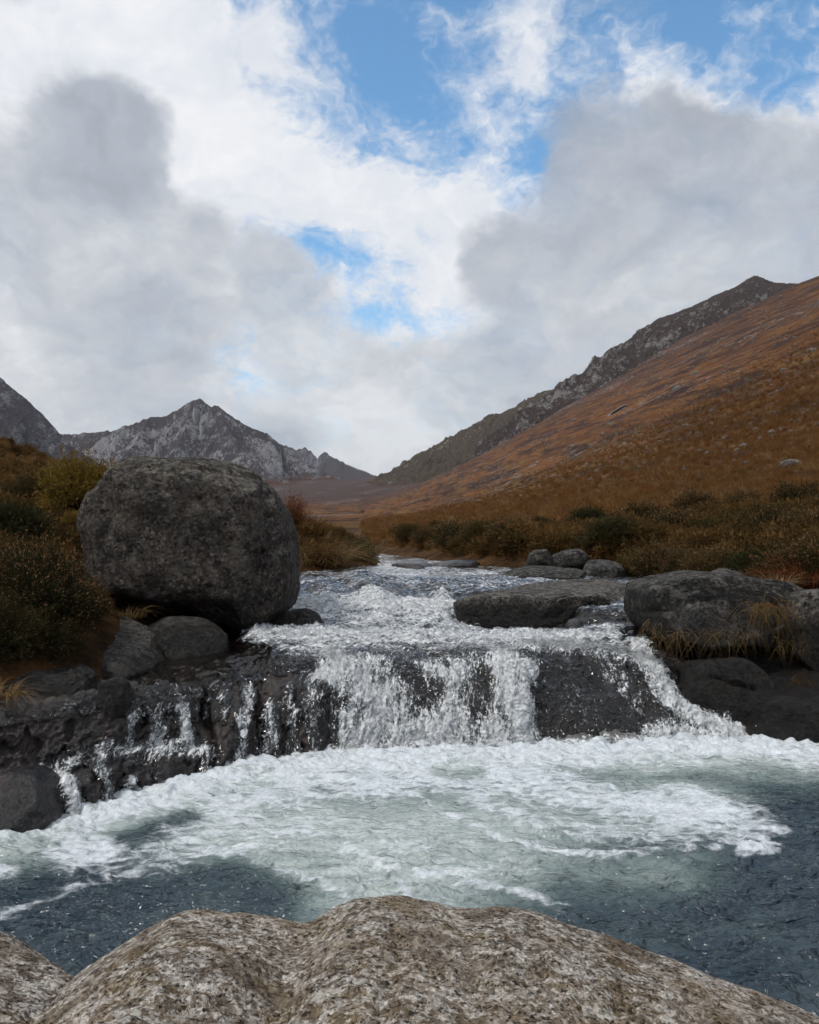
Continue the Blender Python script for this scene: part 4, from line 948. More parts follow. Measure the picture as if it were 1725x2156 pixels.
slab('rock', 'rust-coloured stone beside the small chute behind the flat slab', [(1190, 11.9), (1202, 11.5), (1222, 11.5), (1228, 12.0), (1208, 12.2)], 1.06, 1.08, 0.8, MAT['bed'], 4, 0.6, 0.7, 0.03, 3.0, 66.0, 0.03)

# ------------------------------------------------------------------ foreground rocks
def fore_rock(name, label, crest, m, seed, grooves=(), back=0.55):
    cr = np.array(crest, float)                         # px, py, distance
    px = np.linspace(cr[0, 0], cr[-1, 0], 520)
    py = np.interp(px, cr[:, 0], cr[:, 1]); Dc = np.interp(px, cr[:, 0], cr[:, 2])
    k = np.ones(9) / 9; pyp = np.pad(py, 4, 'edge'); py = np.convolve(pyp, k, 'valid')
    C = W(px, py, Dc)
    nf, nb = 260, 70
    s = np.concatenate([np.linspace(0, 1, nf, endpoint=False), 1 + np.linspace(0, 1, nb)])[:, None]
    f = np.clip(s, 0, 1); g = np.clip(s - 1, 0, 1)
    y = 0.55 + (C[None, :, 1] - 0.55) * f + back * np.sin(g * np.pi / 2) ** 0.9
    # the rock runs nearly level towards the viewer and rolls over at the crest
    z = C[None, :, 2] + 0.16 * (1 - f) ** 1.2 * (C[None, :, 2] * 0 + 1) + (1.10 - C[None, :, 2]) * sstep(1 - f, 0.15, 0.9) * 0.55
    z = z - (C[None, :, 2] + 0.7) * (1 - np.cos(g * np.pi / 2)) ** 0.9
    z = z + 0.035 * np.sin(np.clip(f, 0, 1) * np.pi)
    x = C[None, :, 0] * (0.78 + 0.22 * f) * (1 + 0.04 * g)
    P = np.stack([x + 0 * z, y + 0 * z, z], -1)
    n = grid_normals(P)
    w = 0.25 + 0.75 * sstep(np.abs(s - 1), 0.0, 0.25)
    d = 0.05 * fbm(P * 2.2 + seed, 4) + 0.020 * fbm(P * 9 + seed, 4, 0.6, ridged=True) + 0.009 * fbm(P * 32 + seed, 3, 0.7, ridged=True)
    qx, qy = proj(P)
    for pts, r, dd in grooves: d = d - dd * stroke(qx + 34 * fbm(P * 4, 4, 0.6), qy, pts, r)
    P = P + n * (d * w)[..., None]
    o0 = np.array([P[..., 0].mean(), P[..., 1].mean(), P[..., 2].min()])
    o = grid_obj(name, P - o0, m, None, label=label, category='boulder'); o.location = o0
    return o

def m_fore():
    m, T = mat('foreground_granite'); p = T.pos()
    big = T.noise(p, 2.2, 5, 0.6, 0.5); mid = T.noise(p, 16, 7, 0.74, 0.3); fine = T.noise(p, 46, 5, 0.82); cr = T.sep(T.vor(p, 120, out='Color')); spk = cr[0]
    base = T.mix(T.smooth(T.m('ADD', T.m('MULTIPLY', big, 0.5), T.m('MULTIPLY', mid, 0.5)), 0.38, 0.62), (0.150, 0.116, 0.086), (0.37, 0.305, 0.235))
    crust = T.m('MULTIPLY', T.smooth(T.m('ADD', T.m('MULTIPLY', mid, 0.5), T.m('MULTIPLY', fine, 0.5)), 0.49, 0.535), T.smooth(T.noise(p, 3.3, 5, 0.62), 0.34, 0.52))
    base = T.mix(T.m('MULTIPLY', crust, 0.85), base, (0.68, 0.64, 0.585))
    gold = T.m('MULTIPLY', T.smooth(T.noise(p, 5.5, 5, 0.65), 0.48, 0.62), T.m('SUBTRACT', 0.7, T.m('MULTIPLY', crust, 0.5)))
    base = T.mix(gold, base, T.mix(fine, (0.12, 0.080, 0.036), (0.31, 0.225, 0.12)))
    pit = T.smooth(T.m('ADD', T.m('MULTIPLY', fine, 0.55), T.m('ADD', T.m('MULTIPLY', spk, 0.20), T.m('MULTIPLY', mid, 0.25))), 0.455, 0.385)
    base = T.mix(T.m('MULTIPLY', pit, 0.95), base, (0.024, 0.018, 0.013))
    base = T.vm('SCALE', base, scale=T.m('ADD', 0.55, T.m('MULTIPLY', cr[1], 1.0)))
    h = T.m('ADD', T.m('MULTIPLY', mid, 0.55), T.m('ADD', T.m('MULTIPLY', fine, 0.45), T.m('MULTIPLY', spk, 0.05)))
    finish(T, principled(T, base, 0.9, T.bump(h, 1.0, 0.045), spec=0.3)); return m
MAT['fore'] = m_fore()
fore_rock('boulder', 'weathered pale brown granite boulder filling the foreground', [(-60, 2330, 2.2), (60, 2180, 2.3), (130, 2085, 2.4), (160, 2060, 2.42), (200, 2030, 2.45), (250, 2000, 2.47), (310, 1960, 2.5), (370, 1931, 2.52), (420, 1930, 2.54), (500, 1938, 2.56), (560, 1945, 2.58), (640, 1950, 2.6), (680, 1935, 2.62),
            (740, 1912, 2.64), (790, 1899, 2.66), (840, 1898, 2.68), (900, 1908, 2.68), (960, 1924, 2.68), (1010, 1926, 2.68), (1070, 1924, 2.68), (1130, 1932, 2.66), (1190, 1955, 2.64), (1280, 1985, 2.6), (1360, 2015, 2.57), (1450, 2045, 2.54), (1530, 2080, 2.5), (1620, 2110, 2.47), (1725, 2150, 2.43), (1850, 2230, 2.35), (2000, 2360, 2.25)], MAT['fore'], 2.0,
          grooves=[([(850, 1960), (838, 2060), (800, 2170)], 46, 0.014), ([(650, 1955), (610, 2040), (560, 2150)], 90, 0.034), ([(1345, 2030), (1310, 2100), (1290, 2180)], 40, 0.012), ([(965, 1935), (985, 2010), (1000, 2090)], 40, 0.008), ([(1130, 1960), (1120, 2090)], 50, 0.006), ([(330, 2010), (260, 2120)], 70, 0.016), ([(740, 1940), (700, 2050)], 50, -0.010), ([(1050, 1950), (1060, 2060)], 60, -0.008)])
fore_rock('boulder', 'smooth tan boulder in the bottom left corner', [(-700, 1900, 2.6), (-300, 1925, 2.6), (-100, 1960, 2.55), (0, 2003, 2.5), (40, 2034, 2.45), (100, 2066, 2.42), (150, 2095, 2.40), (200, 2220, 2.25), (240, 2350, 2.1)], MAT['fore'], 5.0)

# ------------------------------------------------------------------ vegetation
def m_leaf(name, stops, tipcol=None, rough=0.8, var=0.5):
    m, T = mat(name)
    oi = T.n('ShaderNodeObjectInfo'); r = oi.outputs['Random']
    a = T.attr('shade')                                   # each blade's own tone
    f = T.m('ADD', T.m('MULTIPLY', r, 0.45), T.m('MULTIPLY', a, 0.55))
    col = T.ramp(f, stops)
    b = T.n('ShaderNodeBsdfDiffuse', ins={'Color': col}); t = T.n('ShaderNodeBsdfTranslucent', ins={'Color': col})
    mx = T.n('ShaderNodeMixShader', ins={0: 0.28}); T.L.new(b.outputs[0], mx.inputs[1]); T.L.new(t.outputs[0], mx.inputs[2])
    finish(T, mx); return m
MAT['heath_leaf'] = m_leaf('heather_leaf', [(0.1, (0.026, 0.024, 0.012)), (0.5, (0.060, 0.048, 0.020)), (0.9, (0.125, 0.085, 0.034))])
MAT['heath_dark'] = m_leaf('heather_leaf_dark', [(0.1, (0.018, 0.020, 0.011)), (0.5, (0.040, 0.040, 0.018)), (0.9, (0.075, 0.062, 0.028))])
MAT['heath_gold'] = m_leaf('gorse_leaf_gold', [(0.1, (0.060, 0.046, 0.014)), (0.5, (0.135, 0.092, 0.022)), (0.9, (0.22, 0.15, 0.035))])
MAT['heath_flower'] = m_leaf('heather_seed_head', [(0.1, (0.130, 0.062, 0.030)), (0.5, (0.225, 0.115, 0.058)), (0.9, (0.33, 0.19, 0.105))])
MAT['stem'] = m_leaf('heather_stem', [(0.1, (0.030, 0.020, 0.014)), (0.9, (0.075, 0.045, 0.028))])
MAT['grass_rust'] = m_leaf('grass_rust', [(0.05, (0.070, 0.028, 0.010)), (0.35, (0.145, 0.060, 0.020)), (0.65, (0.20, 0.100, 0.035)), (0.95, (0.32, 0.19, 0.08))])
MAT['grass_straw'] = m_leaf('grass_straw', [(0.05, (0.10, 0.062, 0.028)), (0.5, (0.25, 0.165, 0.080)), (0.95, (0.40, 0.29, 0.155))])
MAT['grass_brown'] = m_leaf('grass_brown', [(0.05, (0.045, 0.028, 0.012)), (0.5, (0.130, 0.074, 0.026)), (0.95, (0.26, 0.165, 0.06))])
MAT['bracken'] = m_leaf('bracken_red', [(0.1, (0.075, 0.024, 0.012)), (0.5, (0.150, 0.052, 0.022)), (0.9, (0.24, 0.10, 0.045))])

MAT['hang'] = m_leaf('grass_hanging', [(0.05, (0.05, 0.032, 0.014)), (0.5, (0.13, 0.084, 0.038)), (0.95, (0.27, 0.185, 0.09))])
def ribbons(P, w, side):
    """P (n, k, 3) centre lines, w (n, k) half widths, side (n, 3) -> verts, quads"""
    n, k = P.shape[:2]
    L = P - side[:, None, :] * w[..., None]; R = P + side[:, None, :] * w[..., None]
    V = np.stack([L, R], 2).reshape(-1, 3)
    i = (np.arange(n)[:, None] * k + np.arange(k - 1)[None]) * 2
    q = np.stack([i, i + 1, i + 3, i + 2], -1).reshape(-1, 4)
    return V, q

def grass_mesh(name, n, h, spread, droop, seed, wid=0.004, k=4, lean=(0, 0)):
    g = np.random.default_rng(seed)
    a = g.uniform(0, 2 * np.pi, n); rr = spread * np.sqrt(g.uniform(0, 1, n)) * 0.5
    base = np.stack([rr * np.cos(a), rr * np.sin(a), np.zeros(n)], -1)
    out = a + g.normal(0, 0.6, n); H = h * g.uniform(0.45, 1.1, n); dr = droop * g.uniform(0.2, 1.3, n) * H
    t = np.linspace(0, 1, k)
    d = np.stack([np.cos(out), np.sin(out)], -1)
    P = np.zeros((n, k, 3))
    P[..., 0] = base[:, None, 0] + (d[:, None, 0] * (0.25 * H * spread * 2)[:, None]) * t + (d[:, None, 0] * dr[:, None] + lean[0] * H[:, None]) * t ** 2
    P[..., 1] = base[:, None, 1] + (d[:, None, 1] * (0.25 * H * spread * 2)[:, None]) * t + (d[:, None, 1] * dr[:, None] + lean[1] * H[:, None]) * t ** 2
    P[..., 2] = H[:, None] * (t - 0.75 * np.minimum(dr / H, 1.4)[:, None] * t ** 2.6)
    side = np.stack([-d[:, 1], d[:, 0], 0 * a], -1); tw = g.normal(0, 0.5, (n, 3)); side = side + tw * 0.6; side /= np.linalg.norm(side, axis=1)[:, None]
    w = wid * g.uniform(0.6, 1.4, n)[:, None] * (1 - 0.85 * t)[None]
    V, q = ribbons(P, w, side)
    sh = np.repeat(g.uniform(0, 1, n), k * 2)
    return raw_mesh(name, V, q, {'shade': sh}, smooth=False)

def bush_meshes(name, n, rad, h, seed, leafs=12, leaf=0.022, tips=5, tip=0.016, gap=0.55, spike=0.0):
    """heather: sprigs fanning from a low root crown to a lumpy dome; returns foliage, stems, seed heads"""
    g = np.random.default_rng(seed)
    a = g.uniform(0, 2 * np.pi, n); u = np.sqrt(g.uniform(0, 1, n))
    dirs = np.stack([u * np.cos(a), u * np.sin(a), np.sqrt(np.maximum(1 - u ** 2, 0)) + 0.0], -1)
    lump = 1 + 0.55 * fbm(dirs * 2.6 + seed, 3) + g.normal(0, 0.12, n) + spike * g.uniform(0, 1, n) ** 4
    tipp = dirs * np.array([rad, rad, h]) * lump[:, None]
    root = tipp * np.array([0.30, 0.30, 0.0]) + g.normal(0, 0.03 * rad, (n, 3)) * np.array([1, 1, 0])
    t = np.linspace(0, 1, 4)[None, :, None]
    P = root[:, None] + (tipp - root)[:, None] * t + np.array([0, 0, 0.22 * h]) * (t * (1 - t)) * 1.0 + g.normal(0, 0.012, (n, 4, 3)) * t
    side = g.normal(size=(n, 3)); side /= np.linalg.norm(side, axis=1)[:, None]
    sV, sq = ribbons(P, np.full((n, 4), 0.003) * (1.3 - t[..., 0]), side)
    stems = raw_mesh(name + '_stems', sV, sq, {'shade': np.repeat(g.uniform(0, 1, n), 8)}, smooth=False)
    def flakes(m, t0, size, tipmode):
        i = np.repeat(np.arange(n), m); tt = g.uniform(t0, 1.03, len(i)) if not tipmode else g.uniform(0.9, 1.06, len(i))
        c = P[i, 0] + (P[i, 3] - P[i, 0]) * tt[:, None] + np.array([0, 0, 0.22 * h]) * (tt * (1 - tt))[:, None]
        c = c + g.normal(0, size * (1.1 if not tipmode else 0.55), (len(i), 3))
        ax = (P[i, 3] - P[i, 1]); ax /= np.linalg.norm(ax, axis=1)[:, None] + 1e-9
        ax = ax + g.normal(0, 0.55, ax.shape); ax /= np.linalg.norm(ax, axis=1)[:, None]
        sd = np.cross(ax, g.normal(size=ax.shape)); sd /= np.linalg.norm(sd, axis=1)[:, None] + 1e-9
        sz = size * g.uniform(0.6, 1.5, len(i))[:, None]
        V = np.stack([c - sd * sz * 0.32, c + sd * sz * 0.32, c + ax * sz * 1.5], 1).reshape(-1, 3)
        return V, np.arange(len(i) * 3).reshape(-1, 3), np.repeat(np.clip(0.15 + 0.85 * tt * g.uniform(0.4, 1.0, len(i)), 0, 1) if not tipmode else g.uniform(0, 1, len(i)), 3)
    fV, fq, fs = flakes(leafs, 1 - gap, leaf, False)
    fol = raw_mesh(name + '_foliage', fV, fq, {'shade': fs}, smooth=False)
    hd = None
    if tips:
        hV, hq, hs = flakes(tips, 0.9, tip, True); hd = raw_mesh(name + '_heads', hV, hq, {'shade': hs}, smooth=False)
    return fol, stems, hd

def bush(label, loc, meshes, scale=1.0, rot=0.0, leafm=None, group=None, name='heather_bush', sz=1.0, category='bush', tilt=(0, 0)):
    e = empty(name, loc, label=label, category=category)
    if group: e['group'] = group
    e.rotation_euler = (tilt[0], tilt[1], rot); e.scale = (scale, scale, scale * sz)
    fol, st, hd = meshes
    for nm, me, m in (('foliage', fol, leafm or MAT['heath_leaf']), ('stem_cluster', st, MAT['stem']), ('seed_heads', hd, MAT['heath_flower'])):
        if me is None: continue
        o = bpy.data.objects.new(nm, me); COL.objects.link(o); o.parent = e
        if not me.materials: me.materials.append(m)
        o.material_slots[0].link = 'OBJECT'; o.material_slots[0].material = m
    return e

def right_surf(x, y):
    edge = lerp_tab(y, XR); return right_z(x, y) + hill_noise(x, y) * sstep(np.abs(x - edge), 0.3, 3.0)
def left_surf(x, y):
    edge = lerp_tab(y, XL); return left_z(x, y) + hill_noise(x, y) * sstep(np.abs(x - edge), 0.3, 3.0)
def hit(px, py, surf, d0, d1):
    D = np.geomspace(d0, d1, 600); P = W(px, py, D); dz = P[:, 2] - surf(P[:, 0], P[:, 1])
    i = np.argmax(dz < 0); return P[i] if dz.min() < 0 else None

# instanced cover (grass nobody could count)
def scatter_tree(coll):
    ng = bpy.data.node_groups.new('scatter', 'GeometryNodeTree')
    ng.interface.new_socket('Geometry', in_out='INPUT', socket_type='NodeSocketGeometry'); ng.interface.new_socket('Geometry', in_out='OUTPUT', socket_type='NodeSocketGeometry')
    gi = ng.nodes.new('NodeGroupInput'); go = ng.nodes.new('NodeGroupOutput')
    ci = ng.nodes.new('GeometryNodeCollectionInfo'); ci.inputs['Collection'].default_value = coll
    ci.inputs['Separate Children'].default_value = True; ci.inputs['Reset Children'].default_value = True
    ip = ng.nodes.new('GeometryNodeInstanceOnPoints'); ip.inputs['Pick Instance'].default_value = True
    def na(nm, typ):
        n = ng.nodes.new('GeometryNodeInputNamedAttribute'); n.data_type = typ; n.inputs['Name'].default_value = nm; return n.outputs['Attribute']
    L = ng.links
    L.new(gi.outputs[0], ip.inputs['Points']); L.new(ci.outputs[0], ip.inputs['Instance'])
    L.new(na('pick', 'INT'), ip.inputs['Instance Index']); L.new(na('scl', 'FLOAT_VECTOR'), ip.inputs['Scale'])
    e2r = ng.nodes.new('FunctionNodeEulerToRotation'); L.new(na('rot', 'FLOAT_VECTOR'), e2r.inputs[0]); L.new(e2r.outputs[0], ip.inputs['Rotation'])
    L.new(ip.outputs[0], go.inputs[0]); return ng

def scatter(name, P, scl, protos, g, label=None, category=None, tilt=0.15, pick=None):
    coll = bpy.data.collections.new(name + '_source')
    for i, (me, m) in enumerate(protos):
        o = bpy.data.objects.new('%s_source_%d' % (name, i), me); coll.objects.link(o)
        if not me.materials: me.materials.append(m)
    me = bpy.data.meshes.new(name); n = len(P)
    me.vertices.add(n); me.vertices.foreach_set('co', np.asarray(P, np.float32).ravel())
    at = me.attributes.new('pick', 'INT', 'POINT'); at.data.foreach_set('value', (g.integers(0, len(protos), n) if pick is None else pick).astype(np.int32))
    at = me.attributes.new('rot', 'FLOAT_VECTOR', 'POINT'); at.data.foreach_set('vector', np.stack([g.normal(0, tilt, n), g.normal(0, tilt, n), g.uniform(0, 6.283, n)], -1).astype(np.float32).ravel())
    at = me.attributes.new('scl', 'FLOAT_VECTOR', 'POINT'); at.data.foreach_set('vector', (scl[:, None] * np.stack([np.ones(n), np.ones(n), g.uniform(0.75, 1.25, n)], -1)).astype(np.float32).ravel())
    me.update()
    o = link(name, me, None, None, kind='stuff')
    if label: o['label'] = label; o['category'] = category
    md = o.modifiers.new('scatter', 'NODES'); md.node_group = scatter_tree(coll)
    return o

tuft_rust = [grass_mesh('tuft_rust_%d' % i, 46, 0.42, 0.26, 0.55, 100 + i, 0.006, 4, (0.15, -0.05)) for i in range(3)]
tuft_straw = [grass_mesh('tuft_straw_%d' % i, 60, 0.46, 0.24, 0.9, 200 + i, 0.005, 5, (0.1, -0.15)) for i in range(2)]
tuft_brown = [grass_mesh('tuft_brown_%d' % i, 46, 0.34, 0.30, 0.5, 300 + i, 0.006, 4) for i in range(2)]
MAT['clump'] = m_leaf('heather_clump', [(0.1, (0.036, 0.027, 0.012)), (0.5, (0.085, 0.054, 0.021)), (0.9, (0.17, 0.095, 0.035))])
clump_far = [bush_meshes('clump_far_%d' % i, 260, 0.42, 0.36, 400 + i, 5, 0.05, 0, gap=0.7)[0] for i in range(2)]

g = np.random.default_rng(5)
# right hillside: dense near, thinning and growing with distance
def field(n, d0, d1, px0, px1, surf, powd=1.0):
    D = d0 * (d1 / d0) ** (g.uniform(0, 1, n) ** powd); px = g.uniform(px0, px1, n)
    x = (px - CX) / F * D; return x, D
x, y = field(34000, 12.5, 300, 700, 2050, right_surf, 0.9)
ok = (x - lerp_tab(y, XR)) > 0.15
x, y = x[ok], y[ok]; D = np.hypot(x, y)
nz = fbm(np.stack([x * 0.12, y * 0.05, 0 * x], -1), 3)
pick = np.where(g.uniform(0, 1, len(x)) < np.clip(0.06 + 0.9 * nz + 0.55 * (1 - sstep(D, 14, 32)), 0.03, 0.8), 5 + g.integers(0, 2, len(x)), np.where(g.uniform(0, 1, len(x)) < 0.12, 3 + g.integers(0, 2, len(x)), g.integers(0, 3, len(x))))
pick = np.where((g.uniform(0, 1, len(x)) < 0.30 * (1 - sstep(D, 15, 32))), 7 + g.integers(0, 2, len(x)), pick)
scl = g.uniform(0.7, 1.25, len(x)) * (1 + 1.3 * sstep(D, 30, 160)) * (1 - 0.45 * sstep(D, 200, 300))
protos = [(m_, MAT['grass_rust']) for m_ in tuft_rust] + [(m_, MAT['grass_straw']) for m_ in tuft_straw] + [(m_, MAT['grass_brown']) for m_ in tuft_brown] + [(m_, MAT['clump']) for m_ in clump_far]
scatter('hillside_grass_right', np.stack([x, y, right_surf(x, y) - 0.03], -1), scl, protos, g, 'rust brown autumn grass covering the right hillside', 'grass', pick=pick)
x, y = field(12000, 8.4, 170, -500, 830, left_surf, 1.0)
y = np.concatenate([y, g.uniform(7.8, 12.5, 1500)]); x = np.concatenate([x, lerp_tab(y[-1500:], XL) - g.uniform(0.0, 2.0, 1500)])
ok = (lerp_tab(y, XL) - x) > 0.0
x, y = x[ok], y[ok]; D = np.hypot(x, y)
pick = np.where(g.uniform(0, 1, len(x)) < 0.48, g.integers(0, 3, len(x)), np.where(g.uniform(0, 1, len(x)) < 0.30, 3 + g.integers(0, 2, len(x)), np.where(g.uniform(0, 1, len(x)) < 0.85, 5 + g.integers(0, 2, len(x)), 7 + g.integers(0, 2, len(x)))))
scl = g.uniform(0.7, 1.25, len(x)) * (1 + 1.0 * sstep(D, 30, 110)) * (0.62 + 0.38 * sstep(D, 11, 15))
scatter('hillside_grass_left', np.stack([x, y, left_surf(x, y) - 0.03], -1), scl, protos, g, 'golden brown grass covering the left bank and slope', 'grass', pick=pick)

# heather bushes
BIG = bush_meshes('heather_big', 2600, 0.85, 0.95, 1, 15, 0.024, 2, 0.017, 0.7)
BIG2 = bush_meshes('heather_big_b', 2200, 0.85, 0.85, 2, 15, 0.024, 1, 0.015, 0.7)
MID = [bush_meshes('heather_mid_%d' % i, 900, 0.60, 0.55, 10 + i, 12, 0.028, 3, 0.018, 0.6) for i in range(3)]
PLAIN = [bush_meshes('heather_plain_%d' % i, 800, 0.55, 0.50, 20 + i, 13, 0.032, 0, 0, 0.65) for i in range(2)]
GOLD = bush_meshes('gold_bush', 1000, 0.6, 0.7, 30, 12, 0.034, 0, 0, 0.6, spike=0.25)

def put(label, px, py, D, meshes, scale=1.0, rot=0.0, leafm=None, **k):
    return bush(label, tuple(W(px, py, D)), meshes, scale, rot, leafm, **k)
put('tall heather bush with rusty flower tips at the left edge, in front of the boulder', 52, 1345, 9.1, BIG, 0.86, 0.3, MAT['heath_dark'], sz=1.12)
put('dark low heather bush on the ledge below the rusty-tipped one', -50, 1400, 8.3, BIG2, 0.75, 1.9, MAT['heath_dark'])
put('dark heather mound on the ledge right of the left edge, below the tall bush', 70, 1400, 8.7, BIG2, 0.6, 0.4, MAT['heath_dark'])
put('small heather bush squeezed between the ledge and the boulder', 165, 1300, 9.8, MID[0], 0.62, 0.8)
put('dark green heather bush at the left edge above the rusty one', 20, 1150, 11.6, PLAIN[0], 1.05, 0.2, MAT['heath_dark'])
put('golden yellow bush behind the left shoulder of the boulder', 175, 1075, 15.5, GOLD, 1.15, 0.0, MAT['heath_gold'], name='golden_bush')
put('golden brown bush left of the yellow one on the bank', 70, 1080, 17.5, GOLD, 1.0, 2.0, MAT['heath_leaf'], name='golden_bush')
put('small bright green tuft bush beside the boulder', 160, 1105, 13.0, PLAIN[1], 0.36, 2.0, MAT['heath_gold'])
put('dark heather bush overhanging the upper river on the left bank', 745, 1190, 23.0, PLAIN[1], 1.25, 0.9, MAT['heath_dark'])
put('dark heather bush behind the straw tussock at the upper river', 700, 1165, 24.5, PLAIN[0], 1.2, 0.4, MAT['heath_dark'])
put('reddish dead shrub with thin twigs right of the boulder', 618, 1105, 18.5, bush_meshes('twig_shrub', 220, 0.5, 0.75, 44, 9, 0.035, 0, 0, 0.7, spike=0.5), 0.72, 0.0, MAT['bracken'], name='dead_shrub')

def tussock(label, px, py, D, seed, n=420, h=0.7, spread=0.7, droop=1.15, m='grass_straw', wid=0.007, rot=0.0, name='grass_tussock', group=None, sc=1.0):
    me = grass_mesh(name, n, h, spread, droop, seed, wid, 6, (0.1, -0.25))
    o = link(name, me, MAT[m], None, label=label, category='grass'); o.location = tuple(W(px, py, D)); o.scale = (sc,) * 3
    if group: o['group'] = group
    return o
tussock('drooping straw-coloured grass tussock nearest the boulder at the upper river', 640, 1188, 20.5, 501, 520, 1.0, 1.0)
tussock('drooping straw-coloured grass tussock between the dark bushes at the upper river', 690, 1190, 21.0, 502, 520, 0.95, 1.0)
tussock('tussock of brown grass above the straw ones beside the boulder', 650, 1130, 21.5, 503, 420, 0.9, 0.9, 0.9, 'grass_brown')
tussock('tuft of dry grass growing from the cleft under the boulder', 268, 1300, 10.9, 504, 120, 0.30, 0.5, 1.0, 'grass_straw', 0.004)
tussock('dry grass hanging over the ledge at the left edge', 5, 1470, 7.7, 505, 140, 0.28, 0.3, 1.6, 'grass_straw', 0.004)

# dry grass hanging on the rocks of the right bank
def hanging(label, px, py, D, seed, n=160, L=0.35, wide=0.5, m='grass_straw'):
    g_ = np.random.default_rng(seed); k = 6; t = np.linspace(0, 1, k)
    b = np.stack([g_.uniform(-wide, wide, n), g_.uniform(-0.05, 0.05, n), g_.normal(0, 0.05, n)], -1)
    ln = L * g_.uniform(0.4, 1.2, n); sx = g_.normal(-0.1, 0.6, n); out = g_.uniform(0.12, 0.4, n)
    P = np.zeros((n, k, 3))
    P[..., 0] = b[:, None, 0] + (sx * ln)[:, None] * t; P[..., 1] = b[:, None, 1] - (out * ln)[:, None] * np.sin(t * 2.2)
    b[:, 0] = wide * np.round(b[:, 0] / wide * 3.4) / 3.4 + g_.normal(0, 0.10 * wide, n); P[..., 0] = b[:, None, 0] + (sx * ln)[:, None] * t
    P[..., 2] = b[:, None, 2] + ln[:, None] * (0.35 * t - 1.25 * t ** 2)
    side = np.stack([np.ones(n), np.zeros(n), g_.normal(0, 0.4, n)], -1); side /= np.linalg.norm(side, axis=1)[:, None]
    V, q = ribbons(P, 0.0026 * (1.15 - t)[None] * g_.uniform(0.6, 1.5, n)[:, None], side)
    o = link('hanging_grass', raw_mesh('hanging_grass', V, q, {'shade': np.repeat(g_.uniform(0, 1, n), 2 * k)}, False), MAT[m], None, label=label, category='grass')
    o.location = tuple(W(px, py, D)); return o
hanging('dry straw grass hanging along the bottom of the square block', 1490, 1335, 10.25, 601, 150, 0.34, 0.6, 'hang')
hanging('green-brown grass hanging down the right corner of the square block', 1610, 1275, 10.35, 602, 130, 0.5, 0.28, 'grass_brown')
hanging('few straw blades at the left foot of the square block', 1375, 1318, 10.3, 603, 26, 0.40, 0.12, 'hang')
hanging('straw tuft hanging below the pale rock at the right edge', 1665, 1355, 9.9, 604, 50, 0.26, 0.18, 'hang')
hanging('small brown grass tuft on the dark rock by the right edge', 1690, 1430, 9.75, 605, 60, 0.16, 0.12, 'grass_brown')
tussock('rust coloured bracken clump at the right edge behind the pale rock', 1715, 1240, 12.6, 606, 500, 0.75, 0.9, 1.1, 'bracken', 0.008)
tussock('straw tuft between the square block and the pale rock', 1640, 1240, 12.0, 607, 160, 0.35, 0.4, 0.9)

# heather clumps along the right bank
RB = [(1290, 1188, 20.5), (1340, 1186, 19.0), (1395, 1190, 18.0), (1450, 1192, 17.0), (1510, 1195, 16.2), (1570, 1200, 15.4), (1625, 1205, 14.6), (1680, 1215, 13.8), (1740, 1225, 13.2),
      (1420, 1165, 21), (1490, 1165, 20), (1560, 1170, 19), (1640, 1172, 18), (1710, 1175, 17), (1350, 1160, 24), (1240, 1160, 27), (1020, 1176, 25.5), (1075, 1182, 23.5), (960, 1172, 28), (905, 1160, 32), (865, 1152, 36), (1140, 1150, 30), (1470, 1130, 28), (1570, 1128, 26), (1680, 1130, 24), (1000, 1145, 38), (920, 1135, 48), (840, 1142, 44)]
ORD = ['first', 'second', 'third', 'fourth', 'fifth', 'sixth', 'seventh', 'eighth', 'ninth', 'tenth', 'eleventh', 'twelfth', 'thirteenth', 'fourteenth', 'fifteenth']
def rank(items, i, key): return ORD[sorted(items, key=key).index(i)]
RBROW = [0 if i < 9 else 1 if i < 15 or i in (22, 23, 24) else 2 for i in range(len(RB))]
for i, (px, py, D) in enumerate(RB):
    P = W(px, py, D); zs = float(right_surf(np.array([P[0]]), np.array([P[1]]))[0])
    P[2] = max(zs, 1.45) - 0.05
    big = i % 4 == 3
    where = ('at the waterside', 'higher up', 'beside the far river')[RBROW[i]]
    bush('heather clump on the right bank %s, %s from left' % (where, rank([j for j in range(len(RB)) if RBROW[j] == RBROW[i]], i, lambda j: RB[j][0])), tuple(P), (PLAIN + MID)[i % 5], g.uniform(0.85, 1.45), g.uniform(0, 6), MAT['heath_dark'] if i % 3 == 0 else MAT['heath_leaf'], group='heather clumps along the right bank')

